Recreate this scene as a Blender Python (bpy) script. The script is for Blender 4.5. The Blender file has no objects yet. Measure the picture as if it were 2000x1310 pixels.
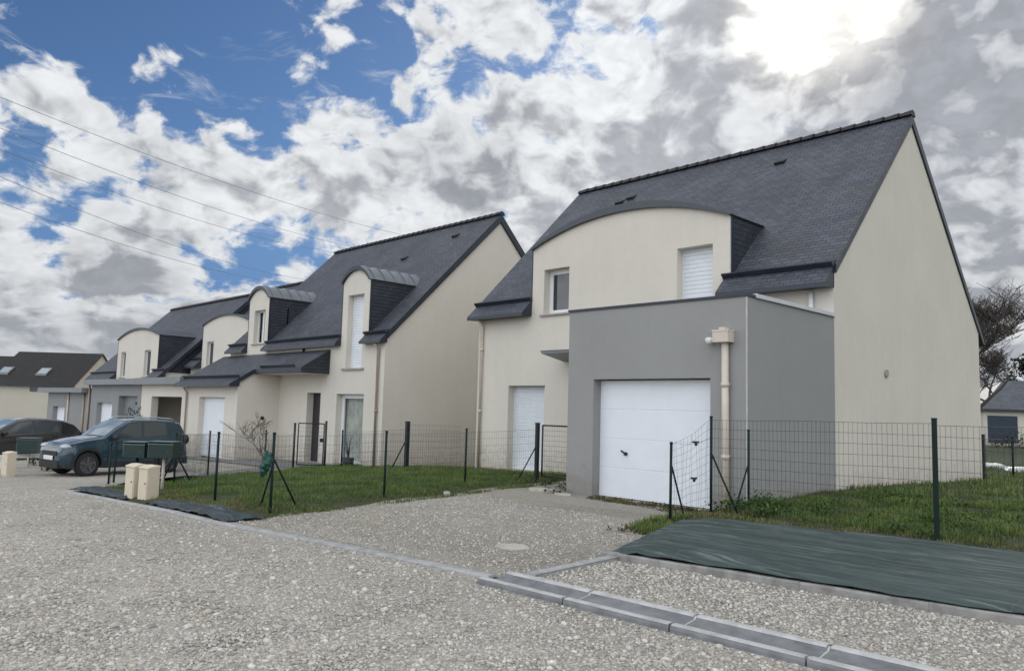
import bpy, bmesh, math, random
import numpy as np
from mathutils import Vector, Matrix, noise as mnoise
from mathutils.geometry import tessellate_polygon

random.seed(7)
RNG = np.random.default_rng(7)
S = bpy.context.scene
COL = S.collection
R = math.radians

# ------------------------------------------------------------------ camera
f_px = 1513.558
pitch, roll, yaw = R(5.497), R(-1.589), R(45.94)
Fv = Vector((-math.sin(yaw)*math.cos(pitch), math.cos(yaw)*math.cos(pitch), math.sin(pitch)))
Rv = Vector((math.cos(yaw), math.sin(yaw), 0))
Uv = Rv.cross(Fv)
R2 = Rv*math.cos(roll) - Uv*math.sin(roll)
U2 = Uv*math.cos(roll) + Rv*math.sin(roll)
cam = bpy.data.cameras.new('camera')
cam.sensor_width = 36.0
cam.lens = f_px/2000*36
cam.clip_end = 3000
cam.clip_start = 0.05
co = bpy.data.objects.new('camera', cam)
COL.objects.link(co)
co.matrix_world = Matrix(((R2.x, U2.x, -Fv.x, 0), (R2.y, U2.y, -Fv.y, 0), (R2.z, U2.z, -Fv.z, 1.55), (0, 0, 0, 1)))
S.camera = co

# ------------------------------------------------------------------ node helpers
class NT:
    def __init__(s, tree):
        s.t = tree
        s.n = tree.nodes
    def node(s, typ, **kw):
        nd = s.n.new(typ)
        for k, v in kw.items():
            if k == 'inp':
                for a, b in v.items():
                    s.set(nd, a, b)
            else:
                setattr(nd, k, v)
        return nd
    def set(s, nd, key, val):
        sock = nd.inputs[key]
        if isinstance(val, bpy.types.NodeSocket):
            s.t.links.new(val, sock)
        else:
            sock.default_value = val
    def math(s, op, a, b=None, c=None, clamp=False):
        nd = s.n.new('ShaderNodeMath')
        nd.operation = op
        nd.use_clamp = clamp
        s.set(nd, 0, a)
        if b is not None: s.set(nd, 1, b)
        if c is not None: s.set(nd, 2, c)
        return nd.outputs[0]
    def vmath(s, op, a, b=None, out=0):
        nd = s.n.new('ShaderNodeVectorMath')
        nd.operation = op
        s.set(nd, 0, a)
        if b is not None:
            if op == 'SCALE': s.set(nd, 'Scale', b)
            else: s.set(nd, 1, b)
        return nd.outputs[out]
    def smooth(s, x, lo, hi, a=0.0, b=1.0):
        nd = s.n.new('ShaderNodeMapRange')
        nd.interpolation_type = 'SMOOTHSTEP'
        s.set(nd, 'Value', x)
        s.set(nd, 'From Min', lo); s.set(nd, 'From Max', hi)
        s.set(nd, 'To Min', a); s.set(nd, 'To Max', b)
        return nd.outputs[0]
    def mix(s, fac, a, b, blend='MIX'):
        nd = s.n.new('ShaderNodeMix')
        nd.data_type = 'RGBA'
        nd.blend_type = blend
        s.set(nd, 0, fac)
        s.set(nd, 6, a); s.set(nd, 7, b)
        return nd.outputs[2]
    def noise(s, vec, scale, detail=4, rough=0.5, dist=0.0, out=0):
        nd = s.n.new('ShaderNodeTexNoise')
        s.set(nd, 'Vector', vec)
        s.set(nd, 'Scale', scale); s.set(nd, 'Detail', detail)
        s.set(nd, 'Roughness', rough); s.set(nd, 'Distortion', dist)
        return nd.outputs[out]
    def ramp(s, fac, stops):
        nd = s.n.new('ShaderNodeValToRGB')
        cr = nd.color_ramp
        while len(cr.elements) < len(stops): cr.elements.new(0.5)
        for e, (p, c) in zip(cr.elements, stops):
            e.position = p
            e.color = c if len(c) == 4 else (*c, 1)
        s.set(nd, 0, fac)
        return nd.outputs[0]
    def bump(s, height, strength=0.5, dist=0.01, normal=None):
        nd = s.n.new('ShaderNodeBump')
        s.set(nd, 'Strength', strength); s.set(nd, 'Distance', dist)
        s.set(nd, 'Height', height)
        if normal is not None: s.set(nd, 'Normal', normal)
        return nd.outputs[0]

def rgba(c): return (*c, 1.0) if len(c) == 3 else c

def new_mat(name):
    m = bpy.data.materials.new(name)
    m.use_nodes = True
    nt = NT(m.node_tree)
    b = m.node_tree.nodes['Principled BSDF']
    tc = nt.n.new('ShaderNodeTexCoord')
    return m, nt, b, tc

def plain(name, col, rough=0.6, metal=0.0, spec=0.5, var=0.12, scale=6.0):
    m, nt, b, tc = new_mat(name)
    n = nt.noise(tc.outputs['Object'], scale, 5, 0.6)
    v = nt.smooth(n, 0.25, 0.75, 1-var, 1+var)
    c = nt.mix(1.0, rgba(col), v, 'MULTIPLY')
    nt.set(b, 'Base Color', c)
    b.inputs['Roughness'].default_value = rough
    rr = nt.smooth(n, 0.2, 0.8, max(rough-0.08, 0.02), min(rough+0.08, 1))
    nt.set(b, 'Roughness', rr)
    b.inputs['Metallic'].default_value = metal
    b.inputs['Specular IOR Level'].default_value = spec
    return m

def stucco(name, col, splash=(0.30, 0.24, 0.20), splash_amt=0.40, streak=0.012):
    m, nt, b, tc = new_mat(name)
    o = tc.outputs['Object']
    n1 = nt.noise(o, 0.55, 4, 0.55)
    n2 = nt.noise(o, 7.0, 6, 0.65)
    n3 = nt.noise(o, 160.0, 3, 0.6)
    sep = nt.n.new('ShaderNodeSeparateXYZ'); nt.set(sep, 0, o)
    # rain streaks: noise stretched along z
    mp = nt.node('ShaderNodeMapping', inp={'Vector': o, 'Scale': (5.0, 5.0, 0.22)})
    ns = nt.noise(mp.outputs[0], 1.0, 4, 0.6)
    v = nt.math('ADD', nt.smooth(n1, 0.3, 0.7, 0.965, 1.03), nt.smooth(n2, 0.3, 0.7, -0.014, 0.014))
    v = nt.math('ADD', v, nt.smooth(ns, 0.35, 0.7, streak*0.5, -streak))
    v = nt.math('ADD', v, nt.smooth(n3, 0.3, 0.7, -0.035, 0.035))
    c = nt.mix(1.0, rgba(col), v, 'MULTIPLY')
    zz = nt.math('ADD', sep.outputs[2], nt.smooth(n2, 0.3, 0.7, -0.25, 0.25))
    sp = nt.smooth(zz, -0.1, 0.75, splash_amt, 0.0)
    c = nt.mix(sp, c, rgba(splash))
    nt.set(b, 'Base Color', c)
    b.inputs['Roughness'].default_value = 0.92
    b.inputs['Specular IOR Level'].default_value = 0.25
    nt.set(b, 'Normal', nt.bump(nt.math('ADD', n3, nt.math('MULTIPLY', n2, 0.5)), 0.35, 0.004))
    return m

def slate(name, col=(0.072, 0.079, 0.099), row=0.115, wid=0.21, moss=0.0):
    m, nt, b, tc = new_mat(name)
    uv = tc.outputs['UV']
    br = nt.n.new('ShaderNodeTexBrick')
    nt.set(br, 'Vector', uv)
    br.offset = 0.5
    nt.set(br, 'Scale', 1.0); nt.set(br, 'Mortar Size', 0.007); nt.set(br, 'Mortar Smooth', 0.3)
    nt.set(br, 'Bias', 0.0)
    nt.set(br, 'Brick Width', wid); nt.set(br, 'Row Height', row)
    nt.set(br, 'Color1', (0.80, 0.80, 0.80, 1)); nt.set(br, 'Color2', (1.20, 1.20, 1.22, 1)); nt.set(br, 'Mortar', (0.34, 0.34, 0.36, 1))
    n1 = nt.noise(uv, 0.8, 5, 0.6)
    n2 = nt.noise(uv, 11.0, 4, 0.6)
    c = nt.mix(1.0, rgba(col), br.outputs['Color'], 'MULTIPLY')
    c = nt.mix(1.0, c, nt.smooth(n1, 0.3, 0.7, 0.82, 1.18), 'MULTIPLY')
    c = nt.mix(1.0, c, nt.smooth(n2, 0.3, 0.7, 0.87, 1.13), 'MULTIPLY')
    warm = nt.smooth(nt.noise(uv, 2.3, 6, 0.7), 0.56, 0.75, 0.0, 0.5)
    c = nt.mix(warm, c, (0.085, 0.08, 0.065, 1))
    if moss > 0:
        ms = nt.smooth(nt.noise(uv, 1.4, 7, 0.75), 0.5, 0.7, 0.0, moss)
        c = nt.mix(ms, c, (0.075, 0.08, 0.035, 1))
    nt.set(b, 'Base Color', c)
    nt.set(b, 'Roughness', nt.smooth(n2, 0.2, 0.8, 0.42, 0.66))
    b.inputs['Specular IOR Level'].default_value = 0.42
    sep = nt.n.new('ShaderNodeSeparateXYZ'); nt.set(sep, 0, uv)
    saw = nt.math('FRACT', nt.math('DIVIDE', sep.outputs[1], row))
    hgt = nt.math('ADD', nt.math('MULTIPLY', nt.math('SUBTRACT', 1.0, saw), 1.0), nt.math('MULTIPLY', br.outputs['Fac'], -0.9))
    hgt = nt.math('ADD', hgt, nt.math('MULTIPLY', n2, 0.35))
    nt.set(b, 'Normal', nt.bump(hgt, 0.75, 0.014))
    return m

def gravel_mat(name, tint=(1, 1, 1), dirt=0.25, dirtcol=(0.16, 0.14, 0.11), scale=30.0, tracks=0.0):
    m, nt, b, tc = new_mat(name)
    o = tc.outputs['Object']
    w = nt.vmath('ADD', o, nt.vmath('SCALE', nt.noise(o, 18, 2, 0.5, out=1), 0.03))
    v1 = nt.node('ShaderNodeTexVoronoi', inp={'Vector': w, 'Scale': scale})
    v2 = nt.node('ShaderNodeTexVoronoi', inp={'Vector': w, 'Scale': scale*2.3})
    sp1 = nt.n.new('ShaderNodeSeparateColor'); nt.set(sp1, 0, v1.outputs['Color'])
    sp2 = nt.n.new('ShaderNodeSeparateColor'); nt.set(sp2, 0, v2.outputs['Color'])
    stops = [(0.0, (0.22, 0.215, 0.205)), (0.25, (0.34, 0.33, 0.31)), (0.5, (0.43, 0.415, 0.385)), (0.78, (0.52, 0.49, 0.44)), (1.0, (0.70, 0.68, 0.64))]
    c1 = nt.ramp(sp1.outputs[0], stops)
    c2 = nt.ramp(sp2.outputs[1], stops)
    sel = nt.smooth(nt.noise(o, 9, 3, 0.6), 0.42, 0.58)
    c = nt.mix(nt.math('MULTIPLY', sel, 0.8), c1, c2)
    gap = nt.smooth(v1.outputs['Distance'], 0.25, 0.62, 1.0, 0.72)
    c = nt.mix(1.0, c, gap, 'MULTIPLY')
    big = nt.noise(o, 0.7, 6, 0.62)
    c = nt.mix(nt.smooth(big, 0.45, 0.72, 0.0, dirt), c, rgba(dirtcol))
    big2 = nt.noise(o, 0.23, 3, 0.5)
    c = nt.mix(1.0, c, nt.smooth(big2, 0.3, 0.7, 0.86, 1.12), 'MULTIPLY')
    c = nt.mix(1.0, c, rgba(tint), 'MULTIPLY')
    if tracks > 0:
        mpt = nt.node('ShaderNodeMapping', inp={'Vector': o, 'Scale': (0.10, 1.0, 1.0), 'Rotation': (0, 0, R(-5.7))})
        tr_ = nt.noise(mpt.outputs[0], 0.9, 4, 0.55, 0.3)
        band = nt.smooth(tr_, 0.48, 0.60, 0.0, tracks*1.25)
        c = nt.mix(band, c, nt.mix(1.0, (0.53, 0.50, 0.45, 1), nt.smooth(nt.noise(o, 60, 3, 0.7), 0.3, 0.7, 0.75, 1.2), 'MULTIPLY'))
        damp = nt.smooth(nt.noise(o, 0.45, 5, 0.6), 0.56, 0.70, 0.0, 0.30)
        c = nt.mix(damp, c, nt.mix(1.0, c, (0.62, 0.60, 0.57, 1), 'MULTIPLY'))
    nt.set(b, 'Base Color', c)
    b.inputs['Roughness'].default_value = 0.9
    b.inputs['Specular IOR Level'].default_value = 0.3
    h = nt.math('ADD', nt.smooth(v1.outputs['Distance'], 0.0, 0.7, 1.0, 0.0), nt.math('MULTIPLY', nt.smooth(v2.outputs['Distance'], 0.0, 0.7, 1.0, 0.0), 0.5))
    nt.set(b, 'Normal', nt.bump(h, 0.9, 0.022))
    return m

def attr_mat(name, rough=0.85, spec=0.3, trans=0.0):
    m, nt, b, tc = new_mat(name)
    a = nt.n.new('ShaderNodeAttribute'); a.attribute_name = 'tone'
    n = nt.noise(tc.outputs['Object'], 70.0, 3, 0.6)
    c = nt.mix(1.0, a.outputs['Color'], nt.smooth(n, 0.3, 0.7, 0.82, 1.18), 'MULTIPLY')
    nt.set(b, 'Base Color', c)
    b.inputs['Roughness'].default_value = rough
    b.inputs['Specular IOR Level'].default_value = spec
    if trans > 0:
        tr = nt.node('ShaderNodeBsdfTranslucent', inp={'Color': c})
        mx = nt.node('ShaderNodeMixShader', inp={0: trans, 1: b.outputs[0], 2: tr.outputs[0]})
        out = [x for x in nt.n if x.type == 'OUTPUT_MATERIAL'][0]
        nt.t.links.new(mx.outputs[0], out.inputs[0])
    return m

def glass_mat(name, tint=(0.02, 0.025, 0.03), clear=0.0):
    m, nt, b, tc = new_mat(name)
    n = nt.noise(tc.outputs['Object'], 1.6, 3, 0.5)
    b.inputs['Base Color'].default_value = rgba(tint)
    b.inputs['Specular IOR Level'].default_value = 0.85
    nt.set(b, 'Roughness', nt.smooth(n, 0.2, 0.8, 0.02, 0.07))
    nt.set(b, 'Normal', nt.bump(n, 0.08, 0.02))
    if clear > 0:
        tr = nt.node('ShaderNodeBsdfTransparent', inp={'Color': (0.95, 0.96, 0.95, 1)})
        mx = nt.node('ShaderNodeMixShader', inp={0: clear, 1: b.outputs[0], 2: tr.outputs[0]})
        out = [x for x in nt.n if x.type == 'OUTPUT_MATERIAL'][0]
        nt.t.links.new(mx.outputs[0], out.inputs[0])
    return m

M = {}
M['beige'] = stucco('beige render', (0.645, 0.604, 0.535))
M['beige2'] = stucco('beige render paler', (0.635, 0.596, 0.530))
M['cream'] = stucco('cream render', (0.52, 0.485, 0.41))
M['grey'] = stucco('grey render', (0.298, 0.298, 0.294), splash=(0.20, 0.17, 0.145), splash_amt=0.4)
M['greyfar'] = stucco('mid grey render', (0.26, 0.265, 0.27), splash_amt=0.2)
M['slate'] = slate('slate roof', moss=0.25)
M['slate2'] = slate('slate roof second', (0.068, 0.074, 0.090), moss=0.12)
M['slate_dark'] = slate('dark slate cladding', (0.026, 0.032, 0.042), moss=0.0)
M['tile_dark'] = slate('dark brown roof tiles', (0.009, 0.008, 0.009), row=0.28, wid=0.3)
M['slate_blue'] = slate('blue grey tiles', (0.075, 0.085, 0.105), row=0.25, wid=0.3)
M['zinc_dark'] = plain('dark zinc', (0.030, 0.037, 0.050), 0.42, 0.3, var=0.2, scale=3)
M['zinc'] = plain('grey zinc', (0.20, 0.218, 0.24), 0.38, 0.55, var=0.12, scale=3)
M['zinc_sky_sheen'] = plain('zinc with painted sky sheen', (0.55, 0.57, 0.60), 0.4, 0.3, var=0.1, scale=3)  # side coping: brightness of the reflected sky painted into the zinc colour
M['fascia'] = plain('grey fascia', (0.20, 0.215, 0.23), 0.45, 0.2, var=0.12, scale=2)
M['ridge'] = plain('ridge tile', (0.022, 0.023, 0.027), 0.6, var=0.3, scale=8)
M['white'] = plain('white coated panel', (0.76, 0.79, 0.84), 0.42, var=0.035, scale=2.0)
M['white_pvc'] = plain('white frame', (0.74, 0.76, 0.78), 0.35, var=0.03)
M['shutter'] = plain('white shutter slats', (0.72, 0.75, 0.79), 0.45, var=0.05, scale=3)
M['seal'] = plain('black seal', (0.02, 0.02, 0.022), 0.6)
M['glass'] = glass_mat('window glass')
M['glass_clear'] = glass_mat('clear window glass', clear=0.88)
M['room'] = plain('dark room', (0.03, 0.03, 0.032), 0.9)
M['curtain'] = plain('greenish curtain', (0.70, 0.71, 0.67), 0.9, var=0.2, scale=4)
M['sill'] = plain('stone sill', (0.33, 0.30, 0.27), 0.8, var=0.15)
M['bead'] = plain('pale corner bead', (0.50, 0.50, 0.49), 0.6)
M['pipe'] = plain('sand downpipe', (0.60, 0.535, 0.455), 0.5, var=0.08, scale=4)
M['pipe_grey'] = plain('weathered downpipe', (0.34, 0.28, 0.22), 0.55, var=0.1)
M['black'] = plain('black plastic', (0.012, 0.012, 0.013), 0.45)
M['lamp_white'] = plain('white lamp housing', (0.7, 0.7, 0.7), 0.4)
M['door_dark'] = plain('dark door', (0.020, 0.016, 0.020), 0.4)
M['blue_dark'] = plain('dark blue door', (0.012, 0.028, 0.055), 0.4)
M['post'] = plain('green fence post', (0.003, 0.015, 0.013), 0.65, 0.0, 0.3, var=0.3, scale=14)
M['post_dark'] = plain('anthracite post', (0.012, 0.015, 0.018), 0.5, var=0.2)
M['wire'] = plain('grey green wire', (0.035, 0.055, 0.055), 0.5, 0.2, var=0.2, scale=9)
M['concrete'] = plain('kerb concrete', (0.36, 0.36, 0.36), 0.85, var=0.22, scale=7)
M['gutter_c'] = plain('gutter concrete', (0.195, 0.20, 0.21), 0.8, var=0.28, scale=6)
M['lip'] = plain('worn concrete lip', (0.47, 0.468, 0.46), 0.85, var=0.2, scale=8)
M['kerb_dark'] = plain('dull kerb concrete', (0.27, 0.262, 0.25), 0.9, var=0.3, scale=7)
M['band'] = plain('grey blue band', (0.060, 0.068, 0.082), 0.45, 0.2, var=0.15)
M['mortar'] = plain('pale mortar', (0.52, 0.52, 0.50), 0.9, var=0.15)
M['slab'] = plain('pale slab', (0.46, 0.44, 0.38), 0.85, var=0.2, scale=9)
M['cabinet'] = plain('sand cabinet', (0.66, 0.58, 0.45), 0.55, var=0.07, scale=3)
M['cabinet_side'] = plain('sand cabinet frame', (0.54, 0.47, 0.37), 0.55, var=0.07, scale=3)
M['mailbox'] = plain('dark green letterbox', (0.006, 0.026, 0.022), 0.35, var=0.1)
M['mailbox_lid'] = plain('letterbox edge', (0.10, 0.14, 0.13), 0.4)
M['greenbag'] = plain('green plastic', (0.006, 0.06, 0.047), 0.4, var=0.3, scale=10)
M['bark'] = plain('grey bark', (0.088, 0.076, 0.067), 0.9, var=0.3, scale=20)
M['bark2'] = plain('brown twig', (0.085, 0.062, 0.050), 0.9, var=0.3, scale=20)
M['cable'] = plain('power cable', (0.16, 0.16, 0.17), 0.6)
M['paver'] = plain('grey path', (0.185, 0.185, 0.185), 0.9, var=0.25, scale=3)
M['gravel'] = gravel_mat('street gravel', (1.30, 1.265, 1.20), dirt=0.30, dirtcol=(0.50, 0.47, 0.42), scale=36, tracks=0.35)
M['gravel_drive'] = gravel_mat('driveway gravel', (1.17, 1.13, 1.05), dirt=0.60, dirtcol=(0.40, 0.36, 0.30), scale=42, tracks=0.3)
M['gravel_verge'] = gravel_mat('verge gravel', (1.25, 1.21, 1.14), dirt=0.22, dirtcol=(0.36, 0.33, 0.28), scale=34)
M['stone'] = attr_mat('loose stones', 0.85, 0.3)
M['blade'] = attr_mat('grass blades', 0.6, 0.25, 0.3)

def soil_mat():
    m, nt, b, tc = new_mat('lawn soil')
    o = tc.outputs['Object']
    n = nt.noise(o, 1.1, 6, 0.65)
    n2 = nt.noise(o, 26, 4, 0.65)
    c = nt.ramp(nt.math('ADD', nt.math('MULTIPLY', n, 0.7), nt.math('MULTIPLY', n2, 0.3)), [(0.25, (0.030, 0.034, 0.014)), (0.5, (0.045, 0.055, 0.020)), (0.75, (0.085, 0.078, 0.040))])
    nt.set(b, 'Base Color', c)
    b.inputs['Roughness'].default_value = 0.95
    nt.set(b, 'Normal', nt.bump(n2, 0.9, 0.03))
    return m
M['soil'] = soil_mat()

def ground_mat():
    m, nt, b, tc = new_mat('rough meadow')
    o = tc.outputs['Object']
    n = nt.noise(o, 0.12, 7, 0.65)
    n2 = nt.noise(o, 5, 5, 0.7)
    c = nt.ramp(nt.math('ADD', nt.math('MULTIPLY', n, 0.6), nt.math('MULTIPLY', n2, 0.4)), [(0.3, (0.040, 0.055, 0.022)), (0.5, (0.062, 0.085, 0.032)), (0.7, (0.11, 0.105, 0.06))])
    nt.set(b, 'Base Color', c)
    b.inputs['Roughness'].default_value = 0.95
    nt.set(b, 'Normal', nt.bump(n2, 0.8, 0.1))
    return m
M['ground'] = ground_mat()

def tarp_mat(name, base, dusty):
    m, nt, b, tc = new_mat(name)
    o = tc.outputs['Object']
    mp = nt.node('ShaderNodeMapping', inp={'Vector': o, 'Scale': (0.45, 5.5, 1.0), 'Rotation': (0, 0, R(-3))})
    n = nt.noise(mp.outputs[0], 1.6, 6, 0.62, 0.4)
    mp2 = nt.node('ShaderNodeMapping', inp={'Vector': o, 'Scale': (0.55, 11.0, 1.0), 'Rotation': (0, 0, R(-5))})
    n2 = nt.noise(mp2.outputs[0], 2.0, 5, 0.6, 0.2)
    n3 = nt.noise(o, 1.4, 5, 0.6)
    lines = nt.smooth(n2, 0.53, 0.66, 0.0, 0.75)
    patch = nt.smooth(n, 0.40, 0.66, 0.0, 0.75)
    c = nt.mix(patch, rgba(base), rgba(tuple(x*1.9 for x in base)))
    c = nt.mix(nt.math('MULTIPLY', lines, nt.smooth(n3, 0.4, 0.6, 0.2, 1.0)), c, rgba(dusty))
    sep = nt.n.new('ShaderNodeSeparateXYZ'); nt.set(sep, 0, o)
    gx_ = nt.math('ABSOLUTE', nt.math('SINE', nt.math('MULTIPLY', sep.outputs[0], 5.6)))
    gy_ = nt.math('ABSOLUTE', nt.math('SINE', nt.math('MULTIPLY', sep.outputs[1], 11.0)))
    grid = nt.math('MAXIMUM', nt.smooth(gx_, 0.0, 0.03, 0.5, 0.0), nt.smooth(gy_, 0.0, 0.05, 0.5, 0.0))
    c = nt.mix(nt.math('MULTIPLY', grid, nt.smooth(n3, 0.35, 0.65, 0.1, 0.8)), c, rgba(dusty))
    dirt = nt.smooth(nt.noise(o, 3.2, 6, 0.7), 0.55, 0.72, 0.0, 0.45)
    c = nt.mix(dirt, c, (0.14, 0.125, 0.10, 1))
    nt.set(b, 'Base Color', c)
    nt.set(b, 'Roughness', nt.smooth(n3, 0.2, 0.8, 0.6, 0.8))
    b.inputs['Specular IOR Level'].default_value = 0.22
    h = nt.math('ADD', nt.math('MULTIPLY', n, 1.0), nt.math('MULTIPLY', n2, 0.35))
    nt.set(b, 'Normal', nt.bump(h, 0.6, 0.05))
    return m
M['tarp'] = tarp_mat('green weed membrane', (0.045, 0.064, 0.062), (0.22, 0.25, 0.24))
M['tarp2'] = tarp_mat('grey weed membrane', (0.040, 0.052, 0.060), (0.17, 0.20, 0.21))

def paint_mat(name, col, rough=0.25):
    m, nt, b, tc = new_mat(name)
    n = nt.noise(tc.outputs['Object'], 3.0, 5, 0.6)
    c = nt.mix(1.0, rgba(col), nt.smooth(n, 0.3, 0.7, 0.9, 1.1), 'MULTIPLY')
    sep = nt.n.new('ShaderNodeSeparateXYZ'); nt.set(sep, 0, tc.outputs['Object'])
    dust = nt.smooth(nt.math('ADD', sep.outputs[2], nt.math('MULTIPLY', n, 0.2)), 0.2, 0.75, 0.35, 0.0)
    c = nt.mix(nt.math('MULTIPLY', dust, 0.5), c, (0.10, 0.095, 0.09, 1))
    nt.set(b, 'Base Color', c)
    nt.set(b, 'Roughness', nt.smooth(n, 0.3, 0.7, rough, rough+0.12))
    b.inputs['Coat Weight'].default_value = 1.0
    b.inputs['Coat Roughness'].default_value = 0.08
    return m
M['teal'] = paint_mat('teal blue car paint', (0.008, 0.037, 0.060), 0.16)
M['blackpaint'] = paint_mat('black car paint', (0.010, 0.010, 0.013))
M['carglass'] = glass_mat('car windows lightened for reflection', (0.05, 0.062, 0.065))  # tint lightened to stand in for reflected sky
M['screen'] = glass_mat('windscreen with painted sky reflection', (0.20, 0.26, 0.29))  # paler copy of the car glass, sky reflection painted into its colour
M['rubber'] = plain('tyre rubber', (0.015, 0.015, 0.015), 0.85)
M['clad'] = plain('black cladding', (0.018, 0.019, 0.021), 0.6)
M['rim'] = plain('dark rim', (0.13, 0.13, 0.14), 0.4, 0.6)
M['headlight'] = plain('headlight lens', (0.45, 0.50, 0.54), 0.15, 0.2)
M['plate'] = plain('white number plate', (0.72, 0.74, 0.72), 0.4)
M['tail'] = plain('tail light', (0.035, 0.005, 0.006), 0.25)
M['rail'] = plain('roof rail', (0.45, 0.50, 0.52), 0.35, 0.5)

# ------------------------------------------------------------------ mesh builder
class MB:
    def __init__(s):
        s.v = []; s.f = []; s.m = []; s.sm = []
    def poly(s, pts, mi=0, smooth=False):
        i = len(s.v)
        s.v += [tuple(p) for p in pts]
        s.f.append(tuple(range(i, i+len(pts)))); s.m.append(mi); s.sm.append(smooth)
    def box(s, x0, x1, y0, y1, z0, z1, mi=0):
        i = len(s.v)
        s.v += [(x0,y0,z0),(x1,y0,z0),(x1,y1,z0),(x0,y1,z0),(x0,y0,z1),(x1,y0,z1),(x1,y1,z1),(x0,y1,z1)]
        for q in ((0,3,2,1),(4,5,6,7),(0,1,5,4),(1,2,6,5),(2,3,7,6),(3,0,4,7)):
            s.f.append(tuple(i+k for k in q)); s.m.append(mi); s.sm.append(False)
    def obox(s, c, ax, ay, az, hx, hy, hz, mi=0):
        c = Vector(c); ax = Vector(ax).normalized(); ay = Vector(ay).normalized(); az = Vector(az).normalized()
        i = len(s.v)
        for sz in (-1, 1):
            for sx, sy in ((-1,-1),(1,-1),(1,1),(-1,1)):
                s.v.append(tuple(c+ax*hx*sx+ay*hy*sy+az*hz*sz))
        for q in ((0,3,2,1),(4,5,6,7),(0,1,5,4),(1,2,6,5),(2,3,7,6),(3,0,4,7)):
            s.f.append(tuple(i+k for k in q)); s.m.append(mi); s.sm.append(False)
    def prism(s, prof, axis, a, b, mi=0, cap=0):
        # prof: closed list of 2D points; axis 'x': prof=(y,z); 'y': prof=(x,z); 'z': prof=(x,y)
        def P(p, t):
            return {'x': (t, p[0], p[1]), 'y': (p[0], t, p[1]), 'z': (p[0], p[1], t)}[axis]
        n = len(prof); i = len(s.v)
        s.v += [P(p, a) for p in prof] + [P(p, b) for p in prof]
        for k in range(n):
            mm = mi[k] if isinstance(mi, (list, tuple)) else mi
            s.f.append((i+k, i+(k+1) % n, i+n+(k+1) % n, i+n+k)); s.m.append(mm); s.sm.append(False)
        tris = tessellate_polygon([[Vector((p[0], p[1], 0)) for p in prof]])
        for t in tris:
            s.f.append(tuple(i+k for k in t)); s.m.append(cap); s.sm.append(False)
            s.f.append(tuple(i+n+k for k in reversed(t))); s.m.append(cap); s.sm.append(False)
    def tube(s, pts, r, n=6, mi=0, cap=True, smooth=True):
        pts = [Vector(p) for p in pts]
        rs = r if isinstance(r, (list, tuple)) else [r]*len(pts)
        i = len(s.v)
        for k, p in enumerate(pts):
            d = (pts[min(k+1, len(pts)-1)]-pts[max(k-1, 0)]).normalized()
            u = d.cross(Vector((0, 0, 1)))
            if u.length < 1e-3: u = d.cross(Vector((1, 0, 0)))
            u.normalize(); w = d.cross(u)
            for j in range(n):
                a = 2*math.pi*j/n
                s.v.append(tuple(p+(u*math.cos(a)+w*math.sin(a))*rs[k]))
        for k in range(len(pts)-1):
            for j in range(n):
                s.f.append((i+k*n+j, i+k*n+(j+1) % n, i+(k+1)*n+(j+1) % n, i+(k+1)*n+j)); s.m.append(mi); s.sm.append(smooth)
        if cap:
            s.f.append(tuple(i+j for j in range(n))); s.m.append(mi); s.sm.append(False)
            e = i+(len(pts)-1)*n
            s.f.append(tuple(e+j for j in reversed(range(n)))); s.m.append(mi); s.sm.append(False)
    def wall_y(s, outline, holes, y, reveal=0.2, mi=0, sign=1):
        # vertical wall at plane y, outline [(x,z)], holes (x0,x1,z0,z1), reveals run towards +y*sign
        loops = [outline]
        for (x0, x1, z0, z1) in holes: loops.append([(x0,z0),(x1,z0),(x1,z1),(x0,z1)])
        vl = [[Vector((p[0], p[1], 0)) for p in lp] for lp in loops]
        flat = [p for lp in loops for p in lp]
        i = len(s.v)
        s.v += [(p[0], y, p[1]) for p in flat]
        for t in tessellate_polygon(vl):
            s.f.append(tuple(i+k for k in t)); s.m.append(mi); s.sm.append(False)
        for h, (x0, x1, z0, z1) in enumerate(holes):
            rv = reveal[h] if isinstance(reveal, (list, tuple)) else reveal
            yb = y+rv*sign
            s.poly([(x0,y,z0),(x0,y,z1),(x0,yb,z1),(x0,yb,z0)], mi)
            s.poly([(x1,y,z0),(x1,yb,z0),(x1,yb,z1),(x1,y,z1)], mi)
            s.poly([(x0,y,z1),(x1,y,z1),(x1,yb,z1),(x0,yb,z1)], mi)
            s.poly([(x0,y,z0),(x0,yb,z0),(x1,yb,z0),(x1,y,z0)], mi)

ORG = {}
def tag(o, label=None, cat=None, group=None, kind=None):
    if label: o['label'] = label
    if cat: o['category'] = cat
    if group: o['group'] = group
    if kind: o['kind'] = kind
    return o

def thing(name, label, cat, loc=(0, 0, 0), group=None, rz=0.0):
    o = bpy.data.objects.new(name, None)
    COL.objects.link(o)
    o.location = loc
    o.rotation_euler = (0, 0, rz)
    o.empty_display_size = 0.3
    tag(o, label, cat, group)
    ORG[o] = Vector(loc) if rz == 0 else Vector((0, 0, 0))
    return o

def link_mesh(name, me, parent=None, loc=None):
    o = bpy.data.objects.new(name, me)
    COL.objects.link(o)
    if parent is not None:
        o.parent = parent
        ORG[o] = ORG[parent]
    else:
        ORG[o] = Vector(loc or (0, 0, 0))
        o.location = ORG[o]
    return o

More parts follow.
